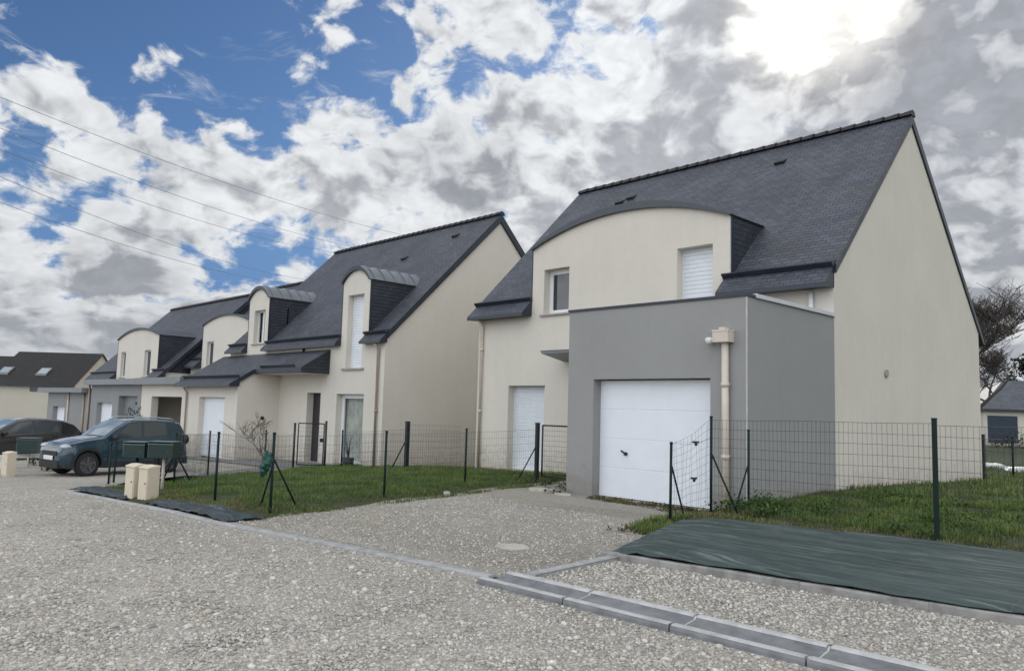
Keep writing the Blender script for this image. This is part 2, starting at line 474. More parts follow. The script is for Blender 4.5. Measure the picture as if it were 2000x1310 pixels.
def build(name, mb, mats, parent=None, loc=None, label=None, merge=0.0):
    if not isinstance(mats, (list, tuple)): mats = [mats]
    org = ORG[parent] if parent is not None else Vector(loc or (0, 0, 0))
    me = bpy.data.meshes.new(name)
    vs = [(v[0]-org.x, v[1]-org.y, v[2]-org.z) for v in mb.v]
    me.from_pydata(vs, [], mb.f)
    for mt in mats: me.materials.append(mt)
    me.polygons.foreach_set('material_index', mb.m)
    me.polygons.foreach_set('use_smooth', mb.sm)
    bm = bmesh.new(); bm.from_mesh(me)
    if merge: bmesh.ops.remove_doubles(bm, verts=bm.verts, dist=merge)
    bmesh.ops.recalc_face_normals(bm, faces=bm.faces)
    uvl = bm.loops.layers.uv.new('UVMap')
    for fc in bm.faces:
        n = fc.normal
        if abs(n.z) > 0.999: u = Vector((1, 0, 0))
        else: u = Vector((0, 0, 1)).cross(n).normalized()
        if u.x < -0.01 or (abs(u.x) <= 0.01 and u.y < 0): u = -u
        v = n.cross(u)
        if v.z < 0: v = -v
        for lp in fc.loops:
            p = lp.vert.co+org
            lp[uvl].uv = (p.dot(u), p.dot(v))
    bm.to_mesh(me); bm.free()
    me.update()
    o = link_mesh(name, me, parent, loc)
    if label: o['label'] = label
    return o

def smoothstep(x, a, b):
    t = min(max((x-a)/(b-a), 0), 1)
    return t*t*(3-2*t)

# ------------------------------------------------------------------ terrain
XS = [-160, -120, -80, -60, -42, -30, -26, -21, -16, -11, 0, 60]
ZS = [-2.6, -2.2, -1.8, -1.45, -1.0, -.6, -.5, -.42, -.12, 0, 0, 0]
def gz(X): return float(np.interp(X, XS, ZS))
KX = [-40, -15, -10.07, -7.19, -5.75, -5.35, -5.3, 8, 40]
KY = [3.6, 4.05, 4.31, 4.76, 4.94, 4.97, 4.77, 5.235, 6.355]
def kerb_y(X): return float(np.interp(X, KX, KY))   # street-side face of the kerb line
def street_z(x, y):
    d = kerb_y(x)-y
    dip = 0.0*smoothstep(x, -5.0, -4.1)*(1-smoothstep(d, 0.9, 2.6))
    und = 0.018*mnoise.noise(Vector((x*0.55, y*0.55, 0)))+0.012*mnoise.noise(Vector((x*1.7, y*1.7, 3)))
    return gz(x)-dip+und*smoothstep(d, 0.1, 0.7)
def drive_z(x, y):
    und = 0.03*mnoise.noise(Vector((x*0.6, y*0.6, 9)))+0.012*mnoise.noise(Vector((x*2.0, y*2.0, 4)))
    k = smoothstep(y-kerb_y(x), 0.1, 0.8)*smoothstep(11.1-y, 0.0, 0.5)
    return gz(x)+0.012+und*k
def lawn_left_z(x, y):
    xe = float(np.interp(y, [4.5, 7.7, 10.4, 12.76, 14.5], [-9.6, -10.4, -11.05, -11.65, -11.8]))
    k = smoothstep(xe-x, 0.0, 0.35)*smoothstep(y-kerb_y(x)-0.1, 0.0, 0.3)
    return gz(x)-0.05+(0.105+0.03*mnoise.noise(Vector((x*0.8, y*0.8, 2))))*k
def lawn_right_z(x, y):
    b = float(np.interp(y, [8.0, 9.0, 9.95, 11.5, 14.4, 18, 23.5, 30, 60], [0.05, 0.12, 0.16, 0.20, 0.27, 0.2, 0.07, 0.05, 0.1]))
    return b+0.035*mnoise.noise(Vector((x*0.9, y*0.9, 5)))

def sheet(name, poly, zf, mat, step=0.5, box=None, merge=0.0005):
    bm = bmesh.new()
    vs = [bm.verts.new((p[0], p[1], 0)) for p in poly]
    bm.faces.new(vs)
    xs = [p[0] for p in poly]; ys = [p[1] for p in poly]
    def cuts(lo, hi, st):
        if callable(st): return st(lo, hi)
        return np.arange(math.ceil(lo/st)*st, hi, st)
    for cx in cuts(min(xs), max(xs), step):
        bmesh.ops.bisect_plane(bm, geom=bm.verts[:]+bm.edges[:]+bm.faces[:], plane_co=(cx, 0, 0), plane_no=(1, 0, 0))
    for cy in cuts(min(ys), max(ys), step):
        bmesh.ops.bisect_plane(bm, geom=bm.verts[:]+bm.edges[:]+bm.faces[:], plane_co=(0, cy, 0), plane_no=(0, 1, 0))
    bmesh.ops.triangulate(bm, faces=[f for f in bm.faces if len(f.verts) > 4])
    for v in bm.verts: v.co.z = zf(v.co.x, v.co.y)
    bmesh.ops.recalc_face_normals(bm, faces=bm.faces)
    if sum(f.normal.z for f in bm.faces) < 0: bmesh.ops.reverse_faces(bm, faces=bm.faces)
    for f in bm.faces: f.smooth = True
    me = bpy.data.meshes.new(name)
    bm.to_mesh(me); bm.free()
    me.materials.append(mat)
    o = link_mesh(name, me)
    tag(o, kind='structure')
    return o

# base ground to the horizon
def gcuts(lo, hi):
    a = list(np.arange(-160, 61, 5.0))+[-800, -400, 200, 600]
    return [x for x in a if lo < x < hi]
sheet('ground', [(-1500, -900), (1200, -900), (1200, 1800), (-1500, 1800)], lambda x, y: gz(x)-(0.30 if (-60 < x < 30 and -60 < y < 30) else 0.06), M['ground'], step=gcuts)
# street
st = [(-120, -60), (40, -60), (40, kerb_y(40)), (-5.3, 4.77), (-5.35, 4.97), (-5.75, 4.94), (-7.19, 4.76), (-10.07, 4.31), (-15.3, kerb_y(-15.3)), (-15.6, 5.2), (-17.3, 5.5), (-18.6, 6.2), (-21.0, 8.4), (-23, 12.3), (-32.6, 12.3), (-33, 12.6), (-60, 12.6), (-120, 6)]
def scuts(lo, hi):
    a = list(np.arange(-14, 6.01, 0.4))+list(np.arange(-60, -14, 2.0))+[10, 20]
    return [x for x in a if lo < x < hi]
sheet('street', st, street_z, M['gravel'], step=scuts)
# driveway in front of the garage
dr = [(-5.36, 5.05), (-5.12, 5.12), (-5.24, 6.6), (-6.0, 9.2), (-6.2, 10.2), (-6.2, 11.4), (-9.9, 11.4), (-10.2, 14.45), (-12.6, 14.45), (-12.5, 12.76), (-12, 10.4), (-11.3, 7.7), (-10.6, 5.05), (-10.5, kerb_y(-10.5)+.12)]
sheet('driveway', dr, drive_z, M['gravel_drive'], step=0.4)
# verge on the right, between gutter and kerb
def kr_y(X): return 6.55+0.13*(X+5.0)
vg = [(-5.08, kerb_y(-5.08)+.42), (8, kerb_y(8)+.42), (8, kr_y(8)+.03), (-5.16, kr_y(-5.16)+.03)]
def verge_z(x, y): return 0.035+0.015*mnoise.noise(Vector((x*1.5, y*1.5, 7)))
sheet('verge', vg, verge_z, M['gravel_verge'], step=0.4)
# left lawn, path, right lawn
ll = [(-9.6, 4.95), (-10.4, 7.7), (-11.05, 10.4), (-11.65, 12.76), (-11.8, 14.5), (-20.6, 14.5), (-22.2, 14.3), (-21.9, 12.2), (-20.6, 10.8), (-17.9, 7.6), (-15.5, 5.7), (-15.3, 4.13), (-10.07, 4.41)]
LAWN_L = ll
sheet('lawn_front_left', ll, lawn_left_z, M['soil'], step=0.5)
pa = [(-22.1, 14.25), (-21.8, 12.2), (-20.5, 10.75), (-18.7, 8.4), (-20.6, 8.1), (-23.2, 11.6), (-31.5, 11.6), (-31.5, 12.7), (-27.2, 12.7), (-27.2, 14.25)]
sheet('path', pa, lambda x, y: gz(x)+0.02, M['paver'], step=0.6)
lr = [(-6.21, 9.9), (-5.9, 9.0), (-5.2, 9.3), (-3.1, 9.75), (9, 9.9), (14, 60), (-40, 60), (-40, 23.6), (-6.15, 23.6), (-6.15, 11.1)]
LAWN_R = [(-6.18, 9.9), (-5.9, 9.05), (-5.2, 9.35), (-3.1, 9.8), (4, 9.85), (3.5, 26), (-6.15, 26)]
def lcuts(lo, hi):
    a = list(np.arange(-7, 5, 0.5))+list(np.arange(8, 26, 0.5))+[30, 36, 44, 52, -12, -20, -30]
    return [x for x in a if lo < x < hi]
sheet('lawn_right', lr, lawn_right_z, M['soil'], step=lcuts)

# ------------------------------------------------------------------ kerbs, gutter
def strip(mb, pts, prof, zf):
    # sweep a profile (offset to the left of travel, height) along ground points
    ring = []
    for k, p in enumerate(pts):
        p = Vector(p)
        d = (Vector(pts[min(k+1, len(pts)-1)])-Vector(pts[max(k-1, 0)])).normalized()
        n = Vector((-d.y, d.x))
        ring.append([(p.x+n.x*o, p.y+n.y*o, zf(p.x, p.y)+h) for o, h in prof])
    m = len(prof)
    i = len(mb.v)
    for r_ in ring: mb.v += r_
    for k in range(len(pts)-1):
        for j in range(m-1):
            mb.f.append((i+k*m+j, i+k*m+j+1, i+(k+1)*m+j+1, i+(k+1)*m+j)); mb.m.append(0); mb.sm.append(False)
    mb.f.append(tuple(i+j for j in range(m))); mb.m.append(0); mb.sm.append(False)
    e = i+(len(pts)-1)*m
    mb.f.append(tuple(e+j for j in range(m))); mb.m.append(0); mb.sm.append(False)

def kerb_run(mb, a, b, w, h, ln=1.0, low=-0.1):
    a = Vector(a); b = Vector(b); L = (b-a).length; n = max(1, round(L/ln))
    d = (b-a)/n
    rr = random.Random(3)
    for k in range(n):
        p = a+d*k+d.normalized()*0.0015; q = a+d*(k+1)-d.normalized()*0.0015
        dz = rr.uniform(-.006, .006)
        prof = [(0, low), (0, h-.015+dz), (.012, h+dz), (w-.012, h+dz), (w, h-.015+dz), (w, low)]
        strip(mb, [p, q], prof, lambda x, y: gz(x))
mb = MB()
fk = [(-15.3, kerb_y(-15.3)), (-10.07, 4.31), (-7.19, 4.76), (-5.36, 4.97)]
for k in range(3): kerb_run(mb, fk[k], fk[k+1], 0.11, 0.028)
tag(build('kerb_flush', mb, M['concrete']), kind='structure')
mb = MB(); kerb_run(mb, (-5.10, 5.2), (-5.20, 6.66), -0.1, 0.075)
tag(build('kerb_cross', mb, M['concrete']), kind='structure')
mb = MB(); kerb_run(mb, (-5.3, kr_y(-5.3)), (8, kr_y(8)), 0.10, 0.105)
tag(build('kerb_back', mb, M['kerb_dark']), kind='structure')
mb = MB(); mm = MB()
gp = [(0, -.2), (0, .025), (.012, .05), (.066, .05), (.09, .028), (.22, .012), (.35, .028), (.375, .052), (.425, .052), (.44, .03), (.44, -.2)]
gx = -5.29
dirv = Vector((1, 0.035)).normalized()
while gx < 8:
    a = Vector((gx, kerb_y(gx))); b = a+dirv*0.985
    strip(mb, [a, b], gp, lambda x, y: 0.0)
    strip(mm, [b-dirv*.002, b+dirv*.017], [(.03, -.1), (.03, .040), (.064, .048), (.09, .026), (.22, .010), (.35, .026), (.377, .050), (.41, .045), (.41, -.1)], lambda x, y: 0.0)
    gx += dirv.x*1.0
g_o = build('gutter', mb, M['gutter_c']); tag(g_o, kind='structure')
tag(build('gutter_joints', mm, M['mortar']), kind='structure')
# pale worn lips of the gutter
lip = MB()
gx = -5.29
while gx < 8:
    a = Vector((gx, kerb_y(gx)))+dirv*.006; b = a+dirv*0.97
    strip(lip, [a, b], [(.008, .046), (.012, .054), (.068, .054), (.080, .040)], lambda x, y: 0.0)
    strip(lip, [a, b], [(.360, .042), (.374, .056), (.426, .056), (.432, .048)], lambda x, y: 0.0)
    gx += dirv.x*1.0
tag(build('gutter_lips', lip, M['lip']), kind='structure')

# ------------------------------------------------------------------ tarps
def in_poly(px, py, poly):
    ins = np.zeros(len(px), bool)
    n = len(poly)
    for i in range(n):
        x0, y0 = poly[i]; x1, y1 = poly[(i+1) % n]
        c = ((y0 > py) != (y1 > py)) & (px < (x1-x0)*(py-y0)/((y1-y0) if y1 != y0 else 1e-9)+x0)
        ins ^= c
    return ins
tp_low = lambda x: kr_y(x)+0.02
def tp_up(x): return float(np.interp(x, [-6.0, -5.3, -3.1, -1, 4], [9.1, 9.45, 9.85, 9.85, 9.85]))
def tarp_right():
    bm = bmesh.new()
    nx, ny = 150, 44
    rows = []
    for i in range(nx+1):
        t = i/nx
        row = []
        for j in range(ny+1):
            s = j/ny
            xl = -5.28+t*11.5; xu = -6.0+t*12.0
            x = xl*(1-s)+xu*s
            y0 = tp_low(xl); y1 = tp_up(xu)
            jag = 0.05*mnoise.noise(Vector((x*3, 1.3, 0)))*(1 if j in (0, ny) else 0)
            y = y0*(1-s)+y1*s+jag
            z = 0.155+(0.035)*s*1.0
            z += 0.010*math.sin(math.pi*s)
            z += 0.014*mnoise.noise(Vector((x*2.0, y*7, 1)))+0.010*mnoise.noise(Vector((x*5, y*16, 4)))+0.006*abs(mnoise.noise(Vector((x*9, y*9, 8))))
            # a long drooping fold near the lower edge
            yf = y0+0.10+0.26*math.exp(-((x+3.4)/0.9)**2)
            z += 0.05*math.exp(-((y-yf)/0.07)**2)*smoothstep(x, -5.3, -4.6)*(1-smoothstep(x, -3.4, -2.2))
            if j == 0: z -= 0.03
            z -= 0.10*(1-smoothstep(t, 0.0, 0.035))*(1-s*0.6)
            row.append(bm.verts.new((x, y, z)))
        rows.append(row)
    for i in range(nx):
        for j in range(ny):
            f = bm.faces.new((rows[i][j], rows[i+1][j], rows[i+1][j+1], rows[i][j+1])); f.smooth = True
    me = bpy.data.meshes.new('weed_membrane'); bm.to_mesh(me); bm.free()
    me.materials.append(M['tarp'])
    o = link_mesh('weed_membrane', me)
    tag(o, 'large dark green weed-control tarp stretched over the bank in front of the right-hand fence', 'tarp')
tarp_right()
def tarp_piece(x0, x1, w, label, seed):
    bm = bmesh.new()
    nx, ny = 50, 12
    rows = []
    for i in range(nx+1):
        t = i/nx; x = x0+(x1-x0)*t
        row = []
        for j in range(ny+1):
            s = j/ny
            ww = w*(0.75+0.5*mnoise.noise(Vector((x*1.3, seed, 0))))
            y = kerb_y(x)+0.11+s*ww+0.04*mnoise.noise(Vector((x*4, s*3, seed)))
            z = gz(x)+0.05+0.035*math.sin(math.pi*s)+0.022*mnoise.noise(Vector((x*3, y*5, seed)))+0.022*mnoise.noise(Vector((x*10, y*13, seed)))+0.012*mnoise.noise(Vector((x*24, y*24, seed)))
            if t < 0.04 or t > 0.96: z -= 0.04
            row.append(bm.verts.new((x, y, max(z, gz(x)+0.03))))
        rows.append(row)
    for i in range(nx):
        for j in range(ny):
            f = bm.faces.new((rows[i][j], rows[i+1][j], rows[i+1][j+1], rows[i][j+1])); f.smooth = True
    me = bpy.data.meshes.new('weed_membrane'); bm.to_mesh(me); bm.free()
    me.materials.append(M['tarp2'])
    tag(link_mesh('weed_membrane', me), label, 'tarp')
tarp_piece(-12.3, -9.8, 0.75, 'crumpled grey tarp strip between kerb and lawn, right of the two beige cabinets', 1.7)
tarp_piece(-15.6, -13.25, 0.8, 'crumpled grey tarp strip along the kerb, left of the two beige cabinets', 8.1)

# ------------------------------------------------------------------ house helpers
def arc(x0, x1, zs, rise, n=20):
    c = (x1-x0)/2
    rad = (c*c+rise*rise)/(2*rise)
    zc = zs+rise-rad
    a = math.asin(min(1, c/rad))
    if rise > c: a = math.pi-a
    return [(x0+c+rad*math.sin(-a+2*a*k/n), zc+rad*math.cos(-a+2*a*k/n)) for k in range(n+1)]

def roof_main(parent, x0, x1, yF, ze, yA, za, yR, zr, mat, lift=0.10, th=0.17, over_r=0.35, name='roof', gaps=()):
    sr = (za-zr)/(yR-yA)
    y_s = yF+0.03
    prof = [(y_s, ze+lift+.03), (yA, za+lift), (yR+over_r, zr+lift-over_r*sr), (yR+over_r, zr+lift-over_r*sr-th), (yA, za+lift-th*1.4), (y_s, ze+lift+.03-th)]
    mb = MB()
    sf = (za-ze)/(yA-yF)
    rear = [(yA, za+lift), (yR+over_r, zr+lift-over_r*sr), (yR+over_r, zr+lift-over_r*sr-th), (yA, za+lift-th*1.4)]
    mb.prism(rear, 'x', x0, x1, mi=[0, 1, 1, 1], cap=1)
    cuts = [x0]
    for g in sorted(gaps): cuts += [g[0]+.04, g[1]-.04]
    cuts.append(x1)
    for k in range(len(cuts)-1):
        o_ = 1.0 if k % 2 else 0.03
        ys = yF+o_; zs_ = ze+o_*sf
        mb.prism([(ys, zs_+lift), (yA-.001, za+lift), (yA-.001, za+lift-th*1.4), (ys, zs_+lift-th)], 'x', cuts[k]+(.001 if k else 0), cuts[k+1]-(.001 if k < len(cuts)-2 else 0), mi=[0, 1, 1, 1], cap=1)
    return build(name, mb, [mat, M['zinc_dark']], parent)

def ridge(parent, x0, x1, yA, z, pitch=0.34, r=0.11):
    mb = MB()
    x = x0
    n = 7
    while x < x1-0.02:
        xe = min(x+pitch+0.05, x1+0.03)
        i = len(mb.v)
        for (xx, rr) in ((x, r*0.92), (xe, r*1.12)):
            for k in range(n+1):
                a = math.pi*k/n
                mb.v.append((xx, yA+rr*1.2*math.cos(a), z-0.085+rr*math.sin(a)*1.15))
        for k in range(n):
            mb.f.append((i+k, i+k+1, i+n+2+k, i+n+1+k)); mb.m.append(0); mb.sm.append(True)
        mb.f.append(tuple(i+k for k in range(n+1))); mb.m.append(0); mb.sm.append(False)
        mb.f.append(tuple(i+n+1+k for k in range(n+1))); mb.m.append(0); mb.sm.append(False)
        x += pitch
    return build('ridge_tiles', mb, M['ridge'], parent)

def eave(parent, x0, x1, yF, ze, s, mat, over=0.36, lift=0.10, gut=True):
    z0 = ze+lift
    prof = [(yF+.028, z0+.028*s), (yF-over, z0-over*s), (yF-over-0.01, z0-over*s-0.09), (yF+.028, z0-over*s-0.07)]
    mb = MB(); mb.prism(prof, 'x', x0, x1, mi=[0, 1, 1, 1], cap=1)
    e = build('eave', mb, [mat, M['zinc_dark']], parent)
    if gut:
        n = Vector((0, -s, 1)).normalized(); t = Vector((0, 1, s)).normalized()
        c = Vector(((x0+x1)/2, yF, z0))-t*0.03
        mb = MB(); mb.obox(c+n*0.05, (1, 0, 0), t, n, (x1-x0)/2+0.015, 0.018, 0.075)
        mb.obox(c+n*0.02+t*0.09, (1, 0, 0), t, n, (x1-x0)/2+0.01, 0.09, 0.012)
        build('gutter', mb, M['zinc_dark'], e)
    return e

def dormer(parent, x0, x1, zs, rise, yF, ze, s, mat_top, seams=False, band=0.13, front=0.10, side=0.05, mat_band=None):
    z_c = zs+rise
    yb = yF+(z_c+0.2-ze)/s
    inn = arc(x0, x1, zs, rise, 28)
    cx = (x0+x1)/2
    # outer shell
    out = arc(x0-side, x1+side, zs+0.02, rise+band-0.02, 28)
    prof = inn+out[::-1]
    mi = [1]*28+[1]+[0]*28+[1]
    mb = MB(); mb.prism(prof, 'y', yF-front, yb, mi=mi, cap=1)
    if seams:
        for yy in np.arange(yF+0.1, yb, 0.42):
            so = arc(x0-side-0.02, x1+side+0.02, zs+0.02, rise+band+0.015, 28)
            si = arc(x0-side, x1+side, zs+0.02, rise+band-0.05, 28)
            mb.prism(si+so[::-1], 'y', yy, yy+0.03, mi=0, cap=0)
    d = build('dormer_roof', mb, [mat_top, mat_band or M['zinc_dark']], parent)
    for (xa, xb) in ((x0, x0+0.08), (x1-0.08, x1)):
        mb = MB()
        mb.prism([(yF+0.003, ze-0.1), (yF+0.003, zs+0.03), (yF+(zs+0.03-ze)/s+0.15, zs+0.03)], 'x', xa, xb)
        build('dormer_cheek', mb, M['slate_dark'], d)
    # dark corner flashing on the right jamb
    for xa in (x1-0.006, x0-0.022):
        mb = MB(); mb.box(xa, xa+0.028, yF-0.012, yF+0.05, ze+0.15, zs+0.04)
        build('flashing', mb, M['zinc_dark'], d)
    return d

def shutter(parent, x0, x1, z0, z1, y, pitch=0.1, name='roller_shutter'):
    mb = MB()
    z = z0
    while z < z1-0.001:
        ze_ = min(z+pitch, z1)
        h = ze_-z
        prof = [(y+0.016, z), (y+0.005, z+0.004), (y, z+h*0.35), (y+0.001, z+h*0.75), (y+0.006, ze_-0.006), (y+0.012, ze_-0.002), (y+0.016, ze_)]
        i = len(mb.v)
        for xx in (x0, x1): mb.v += [(xx, p[0], p[1]) for p in prof]
        k = len(prof)
        for j in range(k-1):
            mb.f.append((i+j, i+j+1, i+k+j+1, i+k+j)); mb.m.append(0); mb.sm.append(False)
        z = ze_
    mb.box(x0-0.01, x0+0.03, y-0.012, y+0.035, z0, z1); mb.box(x1-0.03, x1+0.01, y-0.012, y+0.035, z0, z1)
    return build(name, mb, M['shutter'], parent)

def window(parent, x0, x1, z0, z1, y, mull=1, fr=0.06, glass=None, curtain=False, sill=True, depth_room=0.5, yface=None, name='window', sill_y=None):
    mb = MB()
    mb.box(x0, x0+fr, y, y+0.06, z0, z1); mb.box(x1-fr, x1, y, y+0.06, z0, z1)
    mb.box(x0+fr, x1-fr, y, y+0.06, z0, z0+fr); mb.box(x0+fr, x1-fr, y, y+0.06, z1-fr, z1)
    W = (x1-x0-2*fr)
    for k in range(1, mull+1):
        xm = x0+fr+W*k/(mull+1)
        mb.box(xm-0.045, xm+0.045, y-0.008, y+0.052, z0+fr, z1-fr)
    w = build(name, mb, M['white_pvc'], parent)
    mb = MB(); mb.box(x0+fr-.005, x1-fr+.005, y+0.022, y+0.034, z0+fr-.005, z1-fr+.005)
    build('pane', mb, glass or M['glass'], w)
    if curtain:
        mb = MB()
        n = 40
        for k in range(n):
            xa = x0+(x1-x0)*k/n; xb = x0+(x1-x0)*(k+1)/n
            fa = y+0.16+0.03*math.sin(k*1.7); fb = y+0.16+0.03*math.sin((k+1)*1.7)
            mb.poly([(xa, fa, z0), (xb, fb, z0), (xb, fb, z1), (xa, fa, z1)], smooth=True)
        build('curtain', mb, M['curtain'], w)
        mb = MB(); mb.box(x0-0.3, x1+0.3, y+0.6, y+0.65, z0-.1, z1+.1)
        build('room_wall', mb, M['room'], w)
    if sill and yface is not None:
        mb = MB(); mb.prism([(yface-0.06, z0-0.055), (yface-0.06, z0-0.012), (y, z0+0.004), (y, z0-0.055)], 'x', x0-0.09, x1+0.09)
        build('sill', mb, M['sill'], w)
    return w

def garage_door(parent, x0, x1, z0, z1, y, panels=4, handle_x=None, handle_z=0.85, mat=None, name='garage_door'):
    mb = MB()
    h = (z1-z0)/panels
    for k in range(panels):
        a = z0+k*h; b = a+h
        prof = [(y+0.04, a), (y+0.004, a+0.0005), (y, a+0.010), (y, b-0.010), (y+0.004, b-0.0005), (y+0.04, b)]
        mb.prism(prof, 'x', x0, x1)
    d = build(name, mb, mat or M['white'], parent)
    mb = MB(); mb.box(x0, x1, y-0.008, y+0.03, z0-0.035, z0-0.001)
    build('bottom_seal', mb, M['seal'], d)
    if handle_x is not None:
        hz = z0+handle_z
        mb = MB()
        mb.tube([(handle_x, y, hz), (handle_x, y-0.045, hz)], 0.032, 10)
        mb.obox((handle_x-0.03, y-0.05, hz+0.025), (1, 0, -0.5), (0, 1, 0), (0.5, 0, 1), 0.06, 0.010, 0.014)
        build('handle', mb, M['black'], d)
    return d

def downpipe(parent, pts, r, mat, clips=(), name='downpipe'):
    mb = MB(); mb.tube(pts, r, 12)
    d = build(name, mb, mat, parent)
    if clips:
        for (x, y, z) in clips:
            mb = MB(); mb.tube([(x, y, z-0.035), (x, y, z+0.035)], r*1.22, 12)
            build('bracket', mb, mat, d)
    return d

def roof_vent(parent, x, y, z, s):
    mb = MB()
    n = Vector((0, -s, 1)).normalized(); t = Vector((0, 1, s)).normalized()
    c = Vector((x, y, z))
    pts = []
    i = len(mb.v)
    for sx in (-0.13, 0.13):
        mb.v += [tuple(c+Vector((sx, 0, 0))-t*0.10), tuple(c+Vector((sx, 0, 0))-t*0.09+n*0.085), tuple(c+Vector((sx, 0, 0))+t*0.16+n*0.01)]
    for q in ((0, 1, 2), (3, 5, 4), (0, 3, 4, 1), (1, 4, 5, 2), (0, 2, 5, 3)):
        mb.f.append(tuple(i+k for k in q)); mb.m.append(0); mb.sm.append(False)
    return build('roof_vent', mb, M['black'], parent)

# ------------------------------------------------------------------ HOUSE 1 (right, with grey garage)
X0, X1, YF, YA, YR = -16.25, -6.203, 14.436, 18.746, 23.55
ZE, ZA, ZR, SL = 4.348, 8.565, 4.03, 0.979
h1 = thing('house', 'large beige house with a wide arched dormer, grey flat-roofed garage and bare right gable wall', 'house', (-11, 14.4, 0), 'new slate-roofed houses along the gravel street')
DX0, DX1, DZS, DR = -14.19, -8.36, 5.76, 0.56
GX0, GY, GZ = -9.97, 11.193, 3.465
zb = -0.5
outline = [(X0, zb), (X1, zb), (X1, ZE), (DX1, ZE)]
outline += [p for p in arc(DX0, DX1, DZS, DR, 28)[::-1]]
outline += [(DX0, ZE), (X0, ZE)]
holes = [(-13.77, -12.90, 4.04, 5.2), (-9.70, -8.80, 3.55, 5.23), (-15.0, -13.66, 0.0, 2.2)]
mb = MB()
mb.wall_y(outline, holes, YF, [0.28, 0.28, 0.28])
gab = [(YF, zb), (YR, zb), (YR, ZR), (YA, ZA), (YF, ZE)]
mb.poly([(X1, p[0], p[1]) for p in gab]); mb.poly([(X0, p[0], p[1]) for p in gab][::-1])
mb.poly([(X0, YR, zb), (X1, YR, zb), (X1, YR, ZR), (X0, YR, ZR)])
build('wall', mb, M['beige'], h1)
roof_main(h1, X0-0.10, X1+0.045, YF, ZE, YA, ZA, YR, ZR, M['slate'], gaps=[(DX0, DX1)])
ridge(h1, X0-0.10, X1+0.03, YA, ZA+0.14)
eave(h1, X0-0.12, DX0-0.0, YF, ZE, SL, M['slate'])
eave(h1, DX1-0.16, X1+0.0, YF, ZE, SL, M['slate'])
dormer(h1, DX0, DX1, DZS, DR, YF, ZE, SL, M['slate'], band=0.17, mat_band=M['band'])
for (vx, vy, vz) in ((-9.04, 18.01, 7.95), (-13.61, 17.9, 7.84), (-13.95, 17.8, 7.74)): roof_vent(h1, vx, vy, vz-0.02, SL)
window(h1, -13.77, -12.90, 4.04, 5.2, YF+0.23, mull=0, yface=YF, fr=0.115)
shutter(h1, -9.70, -8.80, 3.55, 5.23, YF+0.23, 0.095)
shutter(h1, -15.0, -13.66, 0.0, 2.2, YF+0.23, 0.06)
# garage block
mb = MB()
od = (-9.34, -6.86, -0.02, 2.167)
mb.wall_y([(GX0, zb), (X1, zb), (X1, GZ), (GX0, GZ)], [od], GY, 0.26)
mb.poly([(X1, GY, zb), (X1, YF, zb), (X1, YF, GZ), (X1, GY, GZ)])
mb.poly([(GX0, GY, zb), (GX0, GY, GZ), (GX0, YF, GZ), (GX0, YF, zb)])
mb.poly([(GX0, GY+.2, GZ-.25), (X1-.2, GY+.2, GZ-.25), (X1-.2, YF-.004, GZ-.25), (GX0, YF-.004, GZ-.25)])
mb.poly([(X1-.2, GY+.2, GZ-.25), (X1-.2, YF-.004, GZ-.25), (X1-.2, YF-.004, GZ), (X1-.2, GY+.2, GZ)])
mb.poly([(GX0+.2, GY+.2, GZ-.25), (X1-.2, GY+.2, GZ-.25), (X1-.2, GY+.2, GZ), (GX0+.2, GY+.2, GZ)])
gar = build('garage', mb, M['grey'], h1)
mb = MB()
mb.box(GX0-0.02, X1+0.025, GY-0.025, GY+0.24, GZ, GZ+0.045)
build('coping', mb, M['zinc_dark'], gar)
mb = MB(); mb.box(X1-0.24, X1+0.045, GY+0.24, YF-0.01, GZ-0.002, GZ+0.065)
build('coping', mb, M['zinc_sky_sheen'], gar)
mb = MB(); mb.box(X1-0.014, X1+0.004, GY-0.004, GY+0.014, 0.0, GZ-0.005)
build('corner_bead', mb, M['bead'], gar)
garage_door(h1, od[0]+0.002, od[1]-0.002, 0.02, 2.15, GY+0.215, 4, handle_x=-8.72, handle_z=0.80)
mb = MB(); mb.box(od[0], od[1], GY+0.0, GY+0.30, -0.12, -0.022)
build('threshold', mb, M['slab'], h1)
# downpipe with hopper on the garage front
dp = downpipe(h1, [(-6.53, GY-0.075, 0.0), (-6.55, GY-0.075, 2.74)], 0.058, M['pipe'], clips=[(-6.535, GY-0.075, 0.9), (-6.545, GY-0.075, 2.05)])
mb = MB()
i0 = [(-6.705, GY-0.20), (-6.425, GY-0.20), (-6.425, GY-0.004), (-6.705, GY-0.004)]
mb.box(-6.705, -6.425, GY-0.20, GY-0.004, 2.73, 2.92)
mb.box(-6.712, -6.418, GY-0.207, GY-0.004, 2.90, 2.93)
mb.box(-6.62, -6.51, GY-0.14, GY-0.004, 2.935, 2.975)
build('hopper', mb, M['pipe'], dp)
lamp_pts = MB()
lamp_pts.tube([(-6.80, GY-0.001, 2.76), (-6.82, GY-0.08, 2.765)], 0.02, 8)
lamp_pts.tube([(-6.74, GY-0.10, 2.78), (-6.80, GY-0.11, 2.77), (-6.86, GY-0.125, 2.755)], [0.035, 0.06, 0.062], 14)
lo = build('outdoor_lamp', lamp_pts, M['lamp_white'], h1)
mb = MB(); mb.tube([(-6.861, GY-0.1252, 2.7548), (-6.866, GY-0.1265, 2.7535)], 0.045, 14)
build('lens', mb, M['black'], lo)
downpipe(h1, [(-16.06, YF-0.06, -0.05), (-16.06, YF-0.06, 3.8), (-16.06, YF-0.18, 4.02)], 0.042, M['pipe'], clips=[(-16.06, YF-0.06, 1.5), (-16.06, YF-0.06, 3.2)])
downpipe(h1, [(-6.62, YF-0.06, 3.2), (-6.62, YF-0.06, 3.98)], 0.045, M['white_pvc'])
